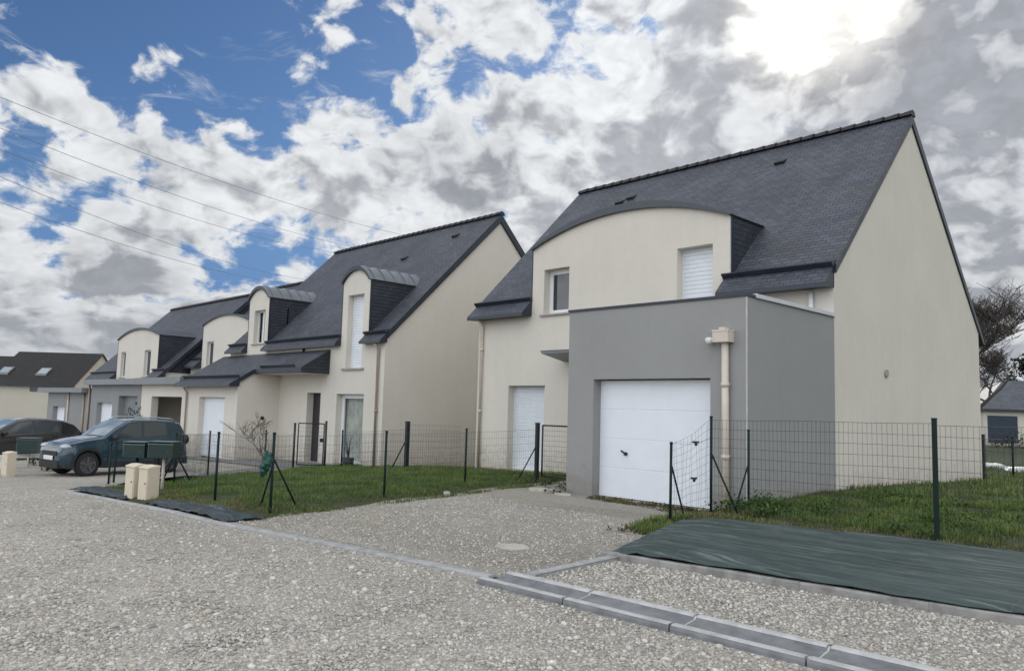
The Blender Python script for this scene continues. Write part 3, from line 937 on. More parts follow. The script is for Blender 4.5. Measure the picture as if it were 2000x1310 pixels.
# small awning over the front door
mb = MB()
mb.prism([(YF, 3.04), (YF-0.84, 2.99), (YF-0.84, 2.94), (YF, 2.79)], 'x', -13.02, -11.3)
mb.box(-13.04, -11.28, YF-.86, YF-.002, 2.992, 3.012)
build('door_canopy', mb, M['fascia'], h1)
mb = MB(); mb.tube([(X1+0.001, 16.94, 2.53), (X1+0.035, 16.94, 2.53)], 0.085, 14); 
build('wall_vent', mb, M['sill'], h1)

# ------------------------------------------------------------------ HOUSE 2
HX0, HX1, HY, HYA, HYR = -31.69, -20.456, 14.2, 19.013, 23.8
HE, HA, HR, HS = 3.80, 8.59, 3.8, 0.995
h2 = thing('house', 'beige house with two narrow round-topped dormers and a lean-to garage, behind the teal car', 'house', (-26, 14.2, -0.45), 'new slate-roofed houses along the gravel street')
zb2 = -1.0
d1 = (-30.18, -28.46, 5.70, 0.40); d2 = (-23.08, -21.42, 5.70, 0.40)
outline = [(HX0, zb2), (HX1, zb2), (HX1, HE), (d2[1], HE)]+arc(*d2[:2], d2[2], d2[3], 20)[::-1]+[(d2[0], HE), (d1[1], HE)]+arc(*d1[:2], d1[2], d1[3], 20)[::-1]+[(d1[0], HE), (HX0, HE)]
h2holes = [(-29.70, -28.76, 3.92, 5.26), (-22.74, -21.78, 2.80, 5.28), (-25.17, -24.24, -0.46, 1.97), (-23.20, -21.54, -0.46, 1.94)]
mb = MB()
mb.wall_y(outline, h2holes, HY, [0.24, 0.28, 0.36, 0.30])
gab = [(HY, zb2), (HYR, zb2), (HYR, HR), (HYA, HA), (HY, HE)]
mb.poly([(HX1, p[0], p[1]) for p in gab]); mb.poly([(HX0, p[0], p[1]) for p in gab][::-1])
mb.poly([(HX0, HYR, zb2), (HX1, HYR, zb2), (HX1, HYR, HR), (HX0, HYR, HR)])
build('wall', mb, M['beige2'], h2)
roof_main(h2, HX0-0.08, HX1+0.09, HY, HE, HYA, HA, HYR, HR, M['slate2'], th=0.22, gaps=[d1[:2], d2[:2]])
ridge(h2, HX0-0.08, HX1+0.08, HYA, HA+0.14)
eave(h2, d2[1]-0.18, HX1+0.06, HY, HE, HS, M['slate2'], over=0.25)
eave(h2, d1[1]-0.06, d2[0]-0.0, HY, HE, HS, M['slate2'], over=0.25)
eave(h2, HX0-0.1, d1[0]+0.0, HY, HE, HS, M['slate2'], over=0.25)
for d in (d1, d2): dormer(h2, *d, HY, HE, HS, M['zinc'], seams=True, band=0.14)
for (vx, vy, vz) in ((-24.3, 17.6, 7.28), (-22.1, 18.3, 7.98)): roof_vent(h2, vx, vy, vz, HS)
window(h2, -29.70, -28.76, 3.92, 5.26, HY+0.18, mull=1, glass=M['glass_clear'], curtain=True, yface=HY)
shutter(h2, -22.74, -21.78, 2.80, 5.28, HY+0.22, 0.09)
mb = MB(); mb.box(-22.90, -21.62, HY-0.07, HY+0.13, 2.735, 2.797)
build('sill', mb, M['sill'], h2)
mb = MB(); mb.box(-25.17, -24.24, HY+0.26, HY+0.31, -0.46, 1.97)
for k in range(3): mb.box(-25.02, -24.39, HY+0.252, HY+0.262, -0.3+k*0.75, 0.3+k*0.75)
fd = build('front_door', mb, M['door_dark'], h2)
mb = MB(); mb.tube([(-24.36, HY+0.25, 0.55), (-24.36, HY+0.19, 0.55), (-24.50, HY+0.19, 0.55)], 0.012, 8)
build('handle', mb, M['rim'], fd)
window(h2, -23.20, -21.54, -0.42, 1.94, HY+0.23, mull=0, glass=M['glass_clear'], curtain=True, yface=None, sill=False, name='patio_door', fr=0.15)
mb = MB(); mb.box(-25.3, -21.45, HY-0.28, HY-0.003, -0.75, -0.462)
build('doorstep', mb, M['slab'], h2)
# lean-to garage
GX2a, GX2b, GY2 = -32.05, -27.24, 12.55
s2 = 0.62
def lz(y): return 2.36+(y-GY2)*s2
mb = MB()
gd2 = (-30.62, -28.28, -0.60, 1.73)
mb.wall_y([(GX2a, zb2), (GX2b, zb2), (GX2b, lz(GY2)), (GX2a, lz(GY2))], [gd2], GY2, 0.26)
for xx in (GX2a, GX2b):
    mb.poly([(xx, GY2, zb2), (xx, HY, zb2), (xx, HY, lz(HY)), (xx, GY2, lz(GY2))])
g2 = build('garage', mb, M['beige2'], h2)
garage_door(h2, gd2[0], gd2[1], -0.56, 1.72, GY2+0.22, 4, handle_x=-29.0, handle_z=0.8)
mb = MB()
yo = GY2-0.38
mb.prism([(HY-0.002, lz(HY)+.1), (yo, lz(yo)+.1), (yo-.01, lz(yo)+.0), (GY2, lz(yo)+.02), (GY2+.02, lz(GY2)-.06), (HY-0.002, lz(HY)-.06)], 'x', GX2a-0.3, GX2b+0.10, mi=[0, 1, 1, 1, 1, 1], cap=1)
lr_ = build('lean_to_roof', mb, [M['slate2'], M['zinc_dark']], h2)
mb = MB()
n = Vector((0, -s2, 1)).normalized(); t = Vector((0, 1, s2)).normalized()
c = Vector(((GX2a-.3+GX2b+.1)/2, GY2, lz(GY2)+.1))
mb.obox(c+n*0.05, (1, 0, 0), t, n, (GX2b+.1-GX2a+.3)/2+.01, 0.018, 0.075)
build('gutter', mb, M['zinc_dark'], lr_)
mb = MB()
yp = 13.1
mb.prism([(HY-0.002, lz(HY)+.098), (yp, lz(yp)+.098), (yp, lz(yp)-.06), (yp+.06, 2.62), (HY-0.002, 2.62)], 'x', GX2b+0.102, -23.73, mi=[0, 1, 1, 2, 1], cap=3)
po = build('porch_roof', mb, [M['slate2'], M['zinc_dark'], M['beige2'], M['slate_dark']], h2)
mb = MB()
c = Vector(((GX2b+.102-23.73)/2, yp+0.03, lz(yp+0.03)+.1))
mb.obox(c+n*0.05, (1, 0, 0), t, n, (-23.73-GX2b-.102)/2-0.45, 0.018, 0.06)
build('gutter', mb, M['zinc_dark'], po)
downpipe(h2, [(-25.5, HY-0.06, 3.45), (-25.5, HY-0.06, 3.72)], 0.04, M['zinc_dark'])
downpipe(h2, [(-20.74, HY-0.06, -0.5), (-20.74, HY-0.06, 3.35), (-20.74, HY-0.2, 3.55)], 0.045, M['pipe_grey'], clips=[(-20.74, HY-0.06, 1.4)])
downpipe(h2, [(-31.75, GY2-0.06, -0.6), (-31.75, GY2-0.06, 1.9), (-31.75, GY2-0.2, 2.1)], 0.04, M['pipe_grey'])
mb = MB(); mb.tube([(GX2b+0.002, 13.55, 1.0), (GX2b+0.04, 13.55, 1.0)], 0.07, 10)
build('wall_socket', mb, M['black'], h2)

# ------------------------------------------------------------------ HOUSES further along (A, B) and the garage beyond
hA = thing('house', 'beige house with wide low-arched dormer and two small windows, leftmost of the slate-roofed row', 'house', (-44.7, 14.2, -1.05), 'new slate-roofed houses along the gravel street')
ax0, ax1, ay, aya, ayr = -50.4, -39.1, 14.2, 18.55, 22.9
ae, aa, as_ = 2.93, 7.2, 0.981
ad = (-46.1, -40.0, 4.80, 0.42)
mb = MB()
outline = [(ax0, -1.8), (ax1, -1.8), (ax1, ae), (ad[1], ae)]+arc(*ad[:2], ad[2], ad[3], 24)[::-1]+[(ad[0], ae), (ax0, ae)]
mb.wall_y(outline, [(-45.5, -44.76, 2.75, 4.12), (-41.92, -41.02, 2.75, 4.1)], ay, 0.18)
gab = [(ay, -1.8), (ayr, -1.8), (ayr, ae), (aya, aa), (ay, ae)]
mb.poly([(ax0, p[0], p[1]) for p in gab][::-1]); mb.poly([(ax1, p[0], p[1]) for p in gab])
mb.poly([(ax0, ayr, -1.8), (ax1, ayr, -1.8), (ax1, ayr, ae), (ax0, ayr, ae)])
build('wall', mb, M['beige2'], hA)
mb = MB(); mb.prism([(ay, ae), (aya, aa), (ayr, ae)], 'x', ax1+0.003, ax1+0.05)
build('gable_cladding', mb, M['slate_dark'], hA)
roof_main(hA, ax0-0.1, ax1+0.18, ay, ae, aya, aa, ayr, ae, M['slate2'], th=0.2, gaps=[ad[:2]])
ridge(hA, ax0-0.1, ax1+0.15, aya, aa+0.14)
eave(hA, ax0-0.15, ad[0], ay, ae, as_, M['slate2'])
eave(hA, ad[1]-0.5, ax1+0.15, ay, ae, as_, M['slate2'])
dormer(hA, *ad, ay, ae, as_, M['slate2'], band=0.1)
window(hA, -45.5, -44.76, 2.75, 4.12, ay+0.13, mull=0, yface=ay)
window(hA, -41.92, -41.02, 2.75, 4.1, ay+0.13, mull=0, yface=ay)
fy = 12.7
mb = MB()
mb.wall_y([(-45.0, -1.8), (-37.52, -1.8), (-37.52, 2.3), (-45.0, 2.3)], [(-43.9, -41.5, -1.05, 1.36), (-40.6, -38.0, -1.0, 1.72)], fy, [0.28, 0.3])
mb.poly([(-45.0, fy, -1.8), (-45.0, ay, -1.8), (-45.0, ay, 2.3), (-45.0, fy, 2.3)])
gA = build('garage', mb, M['greyfar'], hA)
mb = MB(); mb.box(-45.25, -37.52, fy-0.35, ay-0.004, 2.25, 2.52)
build('flat_roof', mb, M['fascia'], gA)
garage_door(hA, -43.9, -41.5, -1.02, 1.36, fy+0.24, 4)
mb = MB(); mb.box(-40.6, -38.0, fy+0.27, fy+0.32, -1.0, 1.72)
for k in range(6): mb.box(-40.55, -38.05, fy+0.262, fy+0.272, -0.95+k*0.44, -0.56+k*0.44)
build('porch_screen', mb, M['fascia'], hA, label='dark grey boarded porch screen')
downpipe(hA, [(-45.12, fy-0.06, -1.0), (-45.12, fy-0.06, 2.25)], 0.05, M['pipe_grey'])

hB = thing('house', 'set-back beige house with one arched dormer, half hidden by the lean-to garage roof', 'house', (-35.6, 15.4, -0.75), 'new slate-roofed houses along the gravel street')
bx0, bx1, by, bya, byr = -38.85, -32.1, 15.4, 19.55, 23.6
be, ba, bs = 3.5, 7.62, 0.993
bd = (-37.6, -32.75, 5.22, 0.36)
mb = MB()
outline = [(bx0, -1.5), (bx1, -1.5), (bx1, be), (bd[1], be)]+arc(*bd[:2], bd[2], bd[3], 24)[::-1]+[(bd[0], be), (bx0, be)]
mb.wall_y(outline, [(-37.05, -36.3, 3.1, 4.42)], by, 0.18)
gab = [(by, -1.5), (byr, -1.5), (byr, be), (bya, ba), (by, be)]
mb.poly([(bx0, p[0], p[1]) for p in gab][::-1]); mb.poly([(bx1, p[0], p[1]) for p in gab])
mb.poly([(bx0, byr, -1.5), (bx1, byr, -1.5), (bx1, byr, be), (bx0, byr, be)])
build('wall', mb, M['beige2'], hB)
roof_main(hB, bx0-0.02, bx1+0.1, by, be, bya, ba, byr, be, M['slate2'], th=0.2, gaps=[bd[:2]])
ridge(hB, bx0-0.02, bx1+0.1, bya, ba+0.14)
eave(hB, bx0, bd[0], by, be, bs, M['slate2'])
dormer(hB, *bd, by, be, bs, M['slate2'], band=0.07)
window(hB, -37.05, -36.3, 3.1, 4.42, by+0.13, mull=0, yface=by)
mb = MB()
mb.wall_y([(-37.5, -1.5), (-32.35, -1.5), (-32.35, 2.3), (-37.5, 2.3)], [(-36.2, -32.75, -0.85, 1.72)], fy, 0.3)
mb.poly([(-32.35, fy, -1.5), (-32.35, by, -1.5), (-32.35, by, 2.3), (-32.35, fy, 2.3)])
mb.poly([(-37.5, fy+.02, -1.5), (-37.5, by, -1.5), (-37.5, by, 2.3), (-37.5, fy+.02, 2.3)])
gB = build('carport', mb, M['beige2'], hB)
mb = MB(); mb.box(-37.5, -32.2, fy-0.35, by-0.004, 2.24, 2.535)
build('flat_roof', mb, M['fascia'], gB)
mb = MB(); mb.box(-36.2, -34.4, by-0.06, by-0.004, -0.8, 1.7)
build('front_door', mb, M['door_dark'], hB)

hC = thing('garage', 'low grey flat-roofed garage with white door, left end of the row behind the black car', 'garage', (-49.3, 12.7, -1.2))
mb = MB()
mb.wall_y([(-53.4, -2), (-45.35, -2), (-45.35, 1.9), (-53.4, 1.9)], [(-52.2, -49.7, -1.2, 1.05)], fy, 0.3)
mb.poly([(-53.4, fy, -2), (-53.4, 17, -2), (-53.4, 17, 1.9), (-53.4, fy, 1.9)])
mb.poly([(-45.35, fy, -2), (-45.35, 14.1, -2), (-45.35, 14.1, 1.9), (-45.35, fy, 1.9)])
build('wall', mb, M['greyfar'], hC)
mb = MB(); mb.box(-54.3, -45.3, fy-0.4, 17, 1.85, 2.1)
build('flat_roof', mb, M['fascia'], hC)
garage_door(hC, -52.2, -49.7, -1.2, 1.05, fy+0.26, 4)
downpipe(hC, [(-48.9, fy-0.06, -1.2), (-48.9, fy-0.06, 1.85)], 0.05, M['pipe'])
downpipe(hC, [(-46.0, fy-0.06, -1.2), (-46.0, fy-0.06, 1.85)], 0.05, M['pipe_grey'])

# far old house with dark tiled roof
Nv = Vector((-0.08, -1.0, 0)).normalized()   # toward the viewer side eave
vd = Vector((-0.96, 0.27, 0))
hF = thing('house', 'older cream house with dark brown tiled roof and two skylights at far left', 'house', (-80, 20, -1.7))
apexR = Vector((-75.95, 22.09, 5.53))
N = Vector((0.718, -0.695, 0)).normalized()
Dd = Vector((-0.695, -0.719, 0)).normalized()
hw, rise_, Lh = 4.0, 2.75, 7.5
def FP(a, b, z): # a along ridge (0 = right gable), b from ridge toward viewer
    p = apexR+Dd*a+N*b
    return (p.x, p.y, z)
za_, ze_ = 5.53, 5.53-rise_
mb = MB()
mb.poly([FP(0, hw, -2.2), FP(Lh, hw, -2.2), FP(Lh, hw, ze_), FP(0, hw, ze_)])
mb.poly([FP(0, -hw, -2.2), FP(0, hw, -2.2), FP(0, hw, ze_), FP(0, 0, za_), FP(0, -hw, ze_)])
mb.poly([FP(Lh, -hw, -2.2), FP(Lh, -hw, ze_), FP(Lh, 0, za_), FP(Lh, hw, ze_), FP(Lh, hw, -2.2)])
mb.poly([FP(0, -hw, -2.2), FP(0, -hw, ze_), FP(Lh, -hw, ze_), FP(Lh, -hw, -2.2)])
mb.poly([FP(Lh, hw+.01, -2.2), FP(Lh+9, hw+.01, -2.2), FP(Lh+9, hw+.01, ze_-.2), FP(Lh, hw+.01, ze_-.2)])
build('wall', mb, M['cream'], hF)
mb = MB()
k_ = rise_/hw
for a0, a1, dz in ((-0.12, Lh, 0.0), (Lh+0.01, Lh+9, -0.45)):
    t0 = za_+.06+dz
    for sg in (1, -1):
        e = hw+0.4
        mb.poly([FP(a0, 0, t0), FP(a1, 0, t0), FP(a1, sg*e, t0-e*k_), FP(a0, sg*e, t0-e*k_)], 0)
        mb.poly([FP(a0, 0, t0-.12), FP(a1, 0, t0-.12), FP(a1, sg*e, t0-e*k_-.12), FP(a0, sg*e, t0-e*k_-.12)], 1)
        mb.poly([FP(a0, sg*e, t0-e*k_), FP(a1, sg*e, t0-e*k_), FP(a1, sg*e, t0-e*k_-.12), FP(a0, sg*e, t0-e*k_-.12)], 1)
        mb.poly([FP(a0, 0, t0), FP(a0, sg*e, t0-e*k_), FP(a0, sg*e, t0-e*k_-.12), FP(a0, 0, t0-.12)], 2)
build('roof', mb, [M['tile_dark'], M['zinc_dark'], plain('orange ridge edge', (0.16, 0.06, 0.035), 0.8)], hF)
for a in (3.0, 6.3):
    mb = MB()
    def SP(aa, bb, lift): return Vector(FP(aa, bb, za_+.06-bb*k_+lift))
    for (q0, q1, lift, mi) in ((0.0, 1.1, 0.10, 0),):
        p = [SP(a, 2.3, lift), SP(a+0.95, 2.3, lift), SP(a+0.95, 2.3+0.9, lift), SP(a, 2.3+0.9, lift)]
        b_ = [SP(a, 2.3, 0), SP(a+0.95, 2.3, 0), SP(a+0.95, 3.2, 0), SP(a, 3.2, 0)]
        mb.poly(p)
        for k in range(4): mb.poly([p[k], p[(k+1) % 4], b_[(k+1) % 4], b_[k]])
    sk = build('skylight', mb, M['zinc'], hF)
    mb = MB()
    p = [SP(a+.1, 2.4, .115), SP(a+0.85, 2.4, .115), SP(a+0.85, 3.1, .115), SP(a+.1, 3.1, .115)]
    mb.poly(p); build('pane', mb, glass_mat('skylight glass', (0.30, 0.36, 0.38)), sk)
for (a, z0_, z1_, w_) in ((6.6, 1.3, 2.6, 0.7), (3.1, 2.0, 2.6, 0.7), (7.6, -1.0, 0.1, 1.0)):
    mb = MB()
    b_ = hw+.03
    mb.poly([FP(a, b_, z0_), FP(a+w_, b_, z0_), FP(a+w_, b_, z1_), FP(a, b_, z1_)])
    w_o = build('window', mb, M['glass'], hF)

# right background: bungalow, white block
hR = thing('bungalow', 'low bungalow with hipped blue-grey roof and dark blue garage door at the right edge', 'bungalow', (-16, 74, 0))
bd_ = Vector((1.683, 1.73, 0)).normalized()        # along its front
bn = Vector((bd_.y, -bd_.x, 0))                    # toward viewer
P0 = Vector((-18.68, 71.58, 0))
def BP(a, b, z):
    p = P0+bd_*a+bn*b
    return (p.x, p.y, z)
mb = MB()
mb.poly([BP(-0.0, 0, -.5), BP(14, 0, -.5), BP(14, 0, 2.6), BP(-0.0, 0, 2.6)])
mb.poly([BP(0, -9, -.5), BP(0, 0, -.5), BP(0, 0, 2.6), BP(0, -9, 2.6)])
build('wall', mb, M['beige2'], hR)
mb = MB()
e = .45; zt = 5.1; ze2 = 2.72
A_, B_, C_, D_ = BP(-e, e, ze2), BP(14+e, e, ze2), BP(14+e, -9-e, ze2), BP(-e, -9-e, ze2)
R0, R1 = BP(4.5, -4.5, zt+0.2), BP(9.5, -4.5, zt+0.2)
mb.poly([A_, B_, R1, R0]); mb.poly([D_, A_, R0]); mb.poly([B_, C_, R1]); mb.poly([C_, D_, R0, R1])
def low(p): return (p[0], p[1], p[2]-.16)
mb.poly([A_, B_, low(B_), low(A_)], 1); mb.poly([D_, A_, low(A_), low(D_)], 1); mb.poly([low(A_), low(B_), low(C_), low(D_)], 1)
build('roof', mb, [M['slate_blue'], M['zinc_dark']], hR)
mb = MB()
for k in range(5): 
    z0_ = 0.0+k*0.44
    mb.obox((*(P0+bd_*1.55+bn*0.03).xy, z0_+.22), bd_, bn, (0, 0, 1), 1.2, 0.03, 0.215)
build('garage_door', mb, M['blue_dark'], hR)
hW = thing('flat_roofed_building', 'white flat-topped building showing above the bungalow beside the right gable', 'building', (-22, 88, 0))
mb = MB()
for (x0_, x1_, z0_, z1_, mi) in ((-1.5, 2.1, 4.55, 6.6, 0), (-2.0, 2.6, -0.5, 4.3, 1), (-2.2, 2.4, 4.3, 4.55, 2)):
    c = Vector((-23.0, 88.0, 0))+bd_*((x0_+x1_)/2)
    mb.obox((c.x, c.y, (z0_+z1_)/2), bd_, bn, (0, 0, 1), (x1_-x0_)/2, 2.0+0.01*mi, (z1_-z0_)/2, mi)
build('wall', mb, [M['white_pvc'], M['beige2'], M['zinc_dark']], hW)

# ------------------------------------------------------------------ fences
def wire_panel(mb, a, b, ha, hb, zfa, pitch=0.065, hp=0.125, r=0.0016, sag=0.0, wav=0.006, seed=0):
    a = Vector(a); b = Vector(b)
    L = (b.xy-a.xy).length
    n = max(2, int(L/pitch))
    rr = random.Random(seed)
    nrm = Vector((-(b-a).y, (b-a).x, 0)).normalized()
    def off(t, z): return nrm*(wav*math.sin(t*13+z*7+seed)+wav*0.8*math.sin(t*31+seed*2))
    def top(t): return a.z+(b.z-a.z)*t+(ha*(1-t)+hb*t)-sag*math.sin(math.pi*t)
    def bot(t): return a.z+(b.z-a.z)*t+0.03
    ph = rr.random()
    for k in range(n+1):
        t = k/n
        p = a.lerp(b, t)
        mb.tube([(*(p+off(t, 0)).xy, bot(t)), (*(p+off(t, .5)).xy, (bot(t)+top(t))/2), (*(p+off(t, 1)).xy, top(t))], r, 3, cap=False)
    m = max(2, int(max(ha, hb)/hp))
    seg = max(4, int(L/0.5))
    for j in range(m+1):
        s = j/m
        pts = []
        for k in range(seg+1):
            t = k/seg; p = a.lerp(b, t)+off(t, s)
            pts.append((p.x, p.y, bot(t)*(1-s)+top(t)*s+0.006*math.sin(t*9+j)))
        mb.tube(pts, r*1.15 if j not in (0, m) else r*1.4, 3, cap=False)

def add_post(parent, x, y, z, h, r=0.022, lean=(0, 0), mat=None, square=False):
    mb = MB()
    if square:
        mb.obox((x, y, z+h/2-.1), (1, 0, 0), (0, 1, 0), (0, 0, 1), r, r, h/2+.1)
        mb.obox((x, y, z+h+.008), (1, 0, 0), (0, 1, 0), (0, 0, 1), r*1.15, r*1.15, .008)
    else:
        mb.tube([(x, y, z-.2), (x+lean[0], y+lean[1], z+h)], r, 8)
        mb.tube([(x+lean[0], y+lean[1], z+h-.01), (x+lean[0], y+lean[1], z+h+.015)], r*1.2, 8)
    return build('post', mb, mat or M['post'], parent)
def add_brace(parent, p, q, r=0.014, mat=None):
    mb = MB(); mb.tube([p, q], r, 7)
    return build('brace', mb, mat or M['post'], parent)

# 1: right front fence
fR = thing('wire_fence', 'green wire fence standing behind the dark tarp, in front of the right gable', 'fence', (-3.1, 9.98, 0.15))
pR = [(-6.07, 9.93, 0.13), (-3.12, 9.99, 0.15), (-0.2, 10.05, 0.15), (2.7, 10.1, 0.15)]
for k, p in enumerate(pR): add_post(fR, *p, [1.40, 1.43, 1.43, 1.43][k], r=0.024 if k else 0.02, square=(k > 0))
mb = MB()
for k in range(3): wire_panel(mb, pR[k], pR[k+1], 1.36, 1.38, None, 0.058, 0.13, 0.0021, seed=k)
build('wire_mesh', mb, M['wire'], fR)
add_brace(fR, (-6.07, 9.93, 1.02), (-5.66, 10.03, 0.1))
# 2: short return piece beside the driveway
fS = thing('wire_fence', 'short sagging wire fence return with two braced posts in front of the garage door', 'fence', (-6.35, 9.34, 0.05))
add_post(fS, -6.36, 9.34, 0.03, 1.12, r=0.02, lean=(0.01, 0.0))
add_brace(fS, (-6.35, 9.36, 0.82), (-6.62, 10.08, 0.05))
mb = MB()
wire_panel(mb, (-6.35, 9.34, 0.05), (-6.07, 9.93, 0.13), 1.09, 1.38, None, 0.05, 0.12, 0.0016, sag=0.06, wav=0.03, seed=5)
mb.tube([(-6.35, 9.34, 1.15), (-6.22, 9.6, 1.13), (-6.07, 9.93, 1.22)], 0.002, 3)
build('wire_mesh', mb, M['wire'], fS)
for (t, z) in ((0.62, 1.13), (0.58, 0.62)):
    mb = MB()
    p = Vector((-6.35, 9.34, z)).lerp(Vector((-6.07, 9.93, z+.03)), t)
    mb.tube([(p.x, p.y-.012, p.z-.03), (p.x, p.y, p.z+.03)], [0.016, 0.03], 8)
    mb.obox(p+Vector((-0.01, 0, 0.02)), (1, 2, 0), (-2, 1, 0), (0, 0, 1), 0.05, 0.012, 0.012)
    build('tensioner', mb, M['black'], fS)
add_post(fS, -6.10, 11.17-0.12, 0.2, 1.14, r=0.02)
add_brace(fS, (-6.08, 11.02, 0.85), (-6.02, 10.50, 0.17))
# 3: fence at the rear right corner
fB = thing('wire_fence', 'low dark wire fence at the back corner of the right gable, near the bungalow', 'fence', (-6.2, 23.85, 0.05))
rp = [(-6.26, 23.85, 0.05), (-6.06, 25.98, 0.05), (-5.7, 29.5, 0.05), (-5.3, 33.5, 0.05)]
for k, p in enumerate(rp): add_post(fB, *p, [1.19, 1.12, 1.1, 1.1][k], r=0.05 if k == 0 else 0.03, square=(k == 0), mat=M['post_dark'] if k == 0 else M['post'])
mb = MB()
for k in range(3): wire_panel(mb, rp[k], rp[k+1], 1.05, 1.05, None, 0.1, 0.15, 0.0025, seed=k+7)
build('wire_mesh', mb, M['wire'], fB)
# 4: fence along the left edge of the driveway
fD = thing('wire_fence', 'green wire fence running back along the left side of the central driveway', 'fence', (-11, 7.7, 0.05))
dp_ = [(-10.25, 5.3, 0.05), (-10.94, 7.70, 0.06), (-12.04, 10.44, 0.04), (-12.21, 12.70, 0.03)]
for k, p in enumerate(dp_[:3]): add_post(fD, *p, [1.08, 1.07, 1.10][k], r=0.021)
add_post(fD, *dp_[3], 1.24, r=0.038, mat=M['post_dark'], square=True)
mb = MB()
for k in range(3): wire_panel(mb, dp_[k], dp_[k+1], 1.03, 1.03 if k < 2 else 1.1, None, 0.075, 0.14, 0.0017, seed=k+11)
build('wire_mesh', mb, M['wire'], fD)
add_brace(fD, (-12.21, 12.68, 0.78), (-12.46, 12.40, 0.05), mat=M['post_dark'])
add_brace(fD, (-10.25, 5.32, 0.74), (-10.80, 5.42, 0.03))
add_brace(fD, (-10.25, 5.32, 0.76), (-10.55, 5.88, 0.03))
# 5: front and left side fence of the lawn
fL = thing('wire_fence', 'green wire fence around the front lawn, from the driveway corner to the small gate', 'fence', (-14, 5.6, 0))
lp = [(-10.27, 5.27, 0.05), (-12.01, 5.27, 0.05), (-15.2, 5.85, -0.08), (-18.05, 7.71, -0.19), (-20.2, 10.2, -0.30), (-21.88, 11.98, -0.38)]
for k, p in enumerate(lp[1:], 1): add_post(fL, *p, [0, 1.02, 1.0, 1.05, 1.1, 1.34][k], r=0.021 if k < 5 else 0.035, mat=M['post'] if k < 5 else M['post_dark'])
mb = MB()
for k in range(5): wire_panel(mb, lp[k], lp[k+1], 0.98, 1.0, None, 0.085, 0.15, 0.0018, seed=k+21)
build('wire_mesh', mb, M['wire'], fL)
for q in ((-15.62, 5.75, -0.1), (-15.75, 6.42, -0.1), (-15.0, 5.35, -0.1)): add_brace(fL, (-15.2, 5.85, 0.55), q, r=0.016)
# 6: boundary fence between the two houses
fM = thing('wire_fence', 'wire fence with thick dark braced post closing the gap between the two beige houses', 'fence', (-18, 13.4, -0.2))
mp_ = [(-21.2, 13.26, -0.37), (-17.89, 13.30, -0.2), (-16.3, 13.9, -0.12)]
add_post(fM, *mp_[0], 1.14, r=0.024); add_post(fM, *mp_[1], 1.34, r=0.05, mat=M['post_dark'], square=True)
mb = MB()
wire_panel(mb, mp_[0], mp_[1], 1.08, 1.12, None, 0.085, 0.15, 0.0022, seed=31)
wire_panel(mb, mp_[1], mp_[2], 1.26, 1.2, None, 0.085, 0.15, 0.0022, seed=32)
build('wire_mesh', mb, M['wire'], fM)
add_brace(fM, (-17.92, 13.28, 0.62), (-18.5, 13.25, -0.2), r=0.02, mat=M['post_dark'])
# 7: two short posts on the driveway of the left house
fT = thing('wire_fence', 'pair of thin green wire-fence posts standing in front of the teal car', 'fence', (-18, 5.6, -0.2))
add_post(fT, -17.57, 5.42, -0.21, 0.82, r=0.022); add_post(fT, -18.3, 5.75, -0.26, 0.88, r=0.022)
mb = MB(); wire_panel(mb, (-17.57, 5.42, -0.21), (-18.3, 5.75, -0.26), 0.78, 0.8, None, 0.085, 0.15, 0.0018, seed=41)
build('wire_mesh', mb, M['wire'], fT)

def gate(label, a, b, z, h, posts=(True, True)):
    a = Vector((*a, z)); b = Vector((*b, z))
    t = thing('garden_gate', label, 'gate', (a.x, a.y, z))
    d = (b-a).normalized()
    mb = MB()
    p0 = a+d*0.06+Vector((0, 0, 0.08)); p1 = b-d*0.06+Vector((0, 0, 0.08)); hh = Vector((0, 0, h-.1))
    for p, q in ((p0, p0+hh), (p1, p1+hh), (p0, p1), (p0+hh, p1+hh)): mb.tube([p, q], 0.02, 6)
    build('frame', mb, M['post_dark'], t)
    mb = MB()
    n = int((p1-p0).length/0.07)
    for k in range(1, n): 
        p = p0.lerp(p1, k/n); mb.tube([p, p+hh], 0.0016, 3, cap=False)
    for k in range(1, 10): mb.tube([p0+hh*(k/10), p1+hh*(k/10)], 0.003, 3, cap=False)
    build('wire_mesh', mb, M['wire'], t)
    mb = MB(); c = p0.lerp(p1, 0.92)+hh*0.6
    mb.obox(c, d, (-d.y, d.x, 0), (0, 0, 1), 0.05, 0.03, 0.06)
    build('lock', mb, M['black'], t)
    for pp, f_ in ((a, posts[0]), (b, posts[1])):
        if f_: add_post(t, pp.x, pp.y, pp.z, h+.05, r=0.035, mat=M['post_dark'])
    return t
gate('dark framed garden gate between the grey garage and the driveway fence', (-12.13, 12.72), (-10.95, 12.76), 0.03, 1.22, (False, True))
gate('dark framed garden gate in front of the dark front door of the dormer house', (-21.9, 12.05), (-21.26, 12.70), -0.37, 1.36, (False, True))

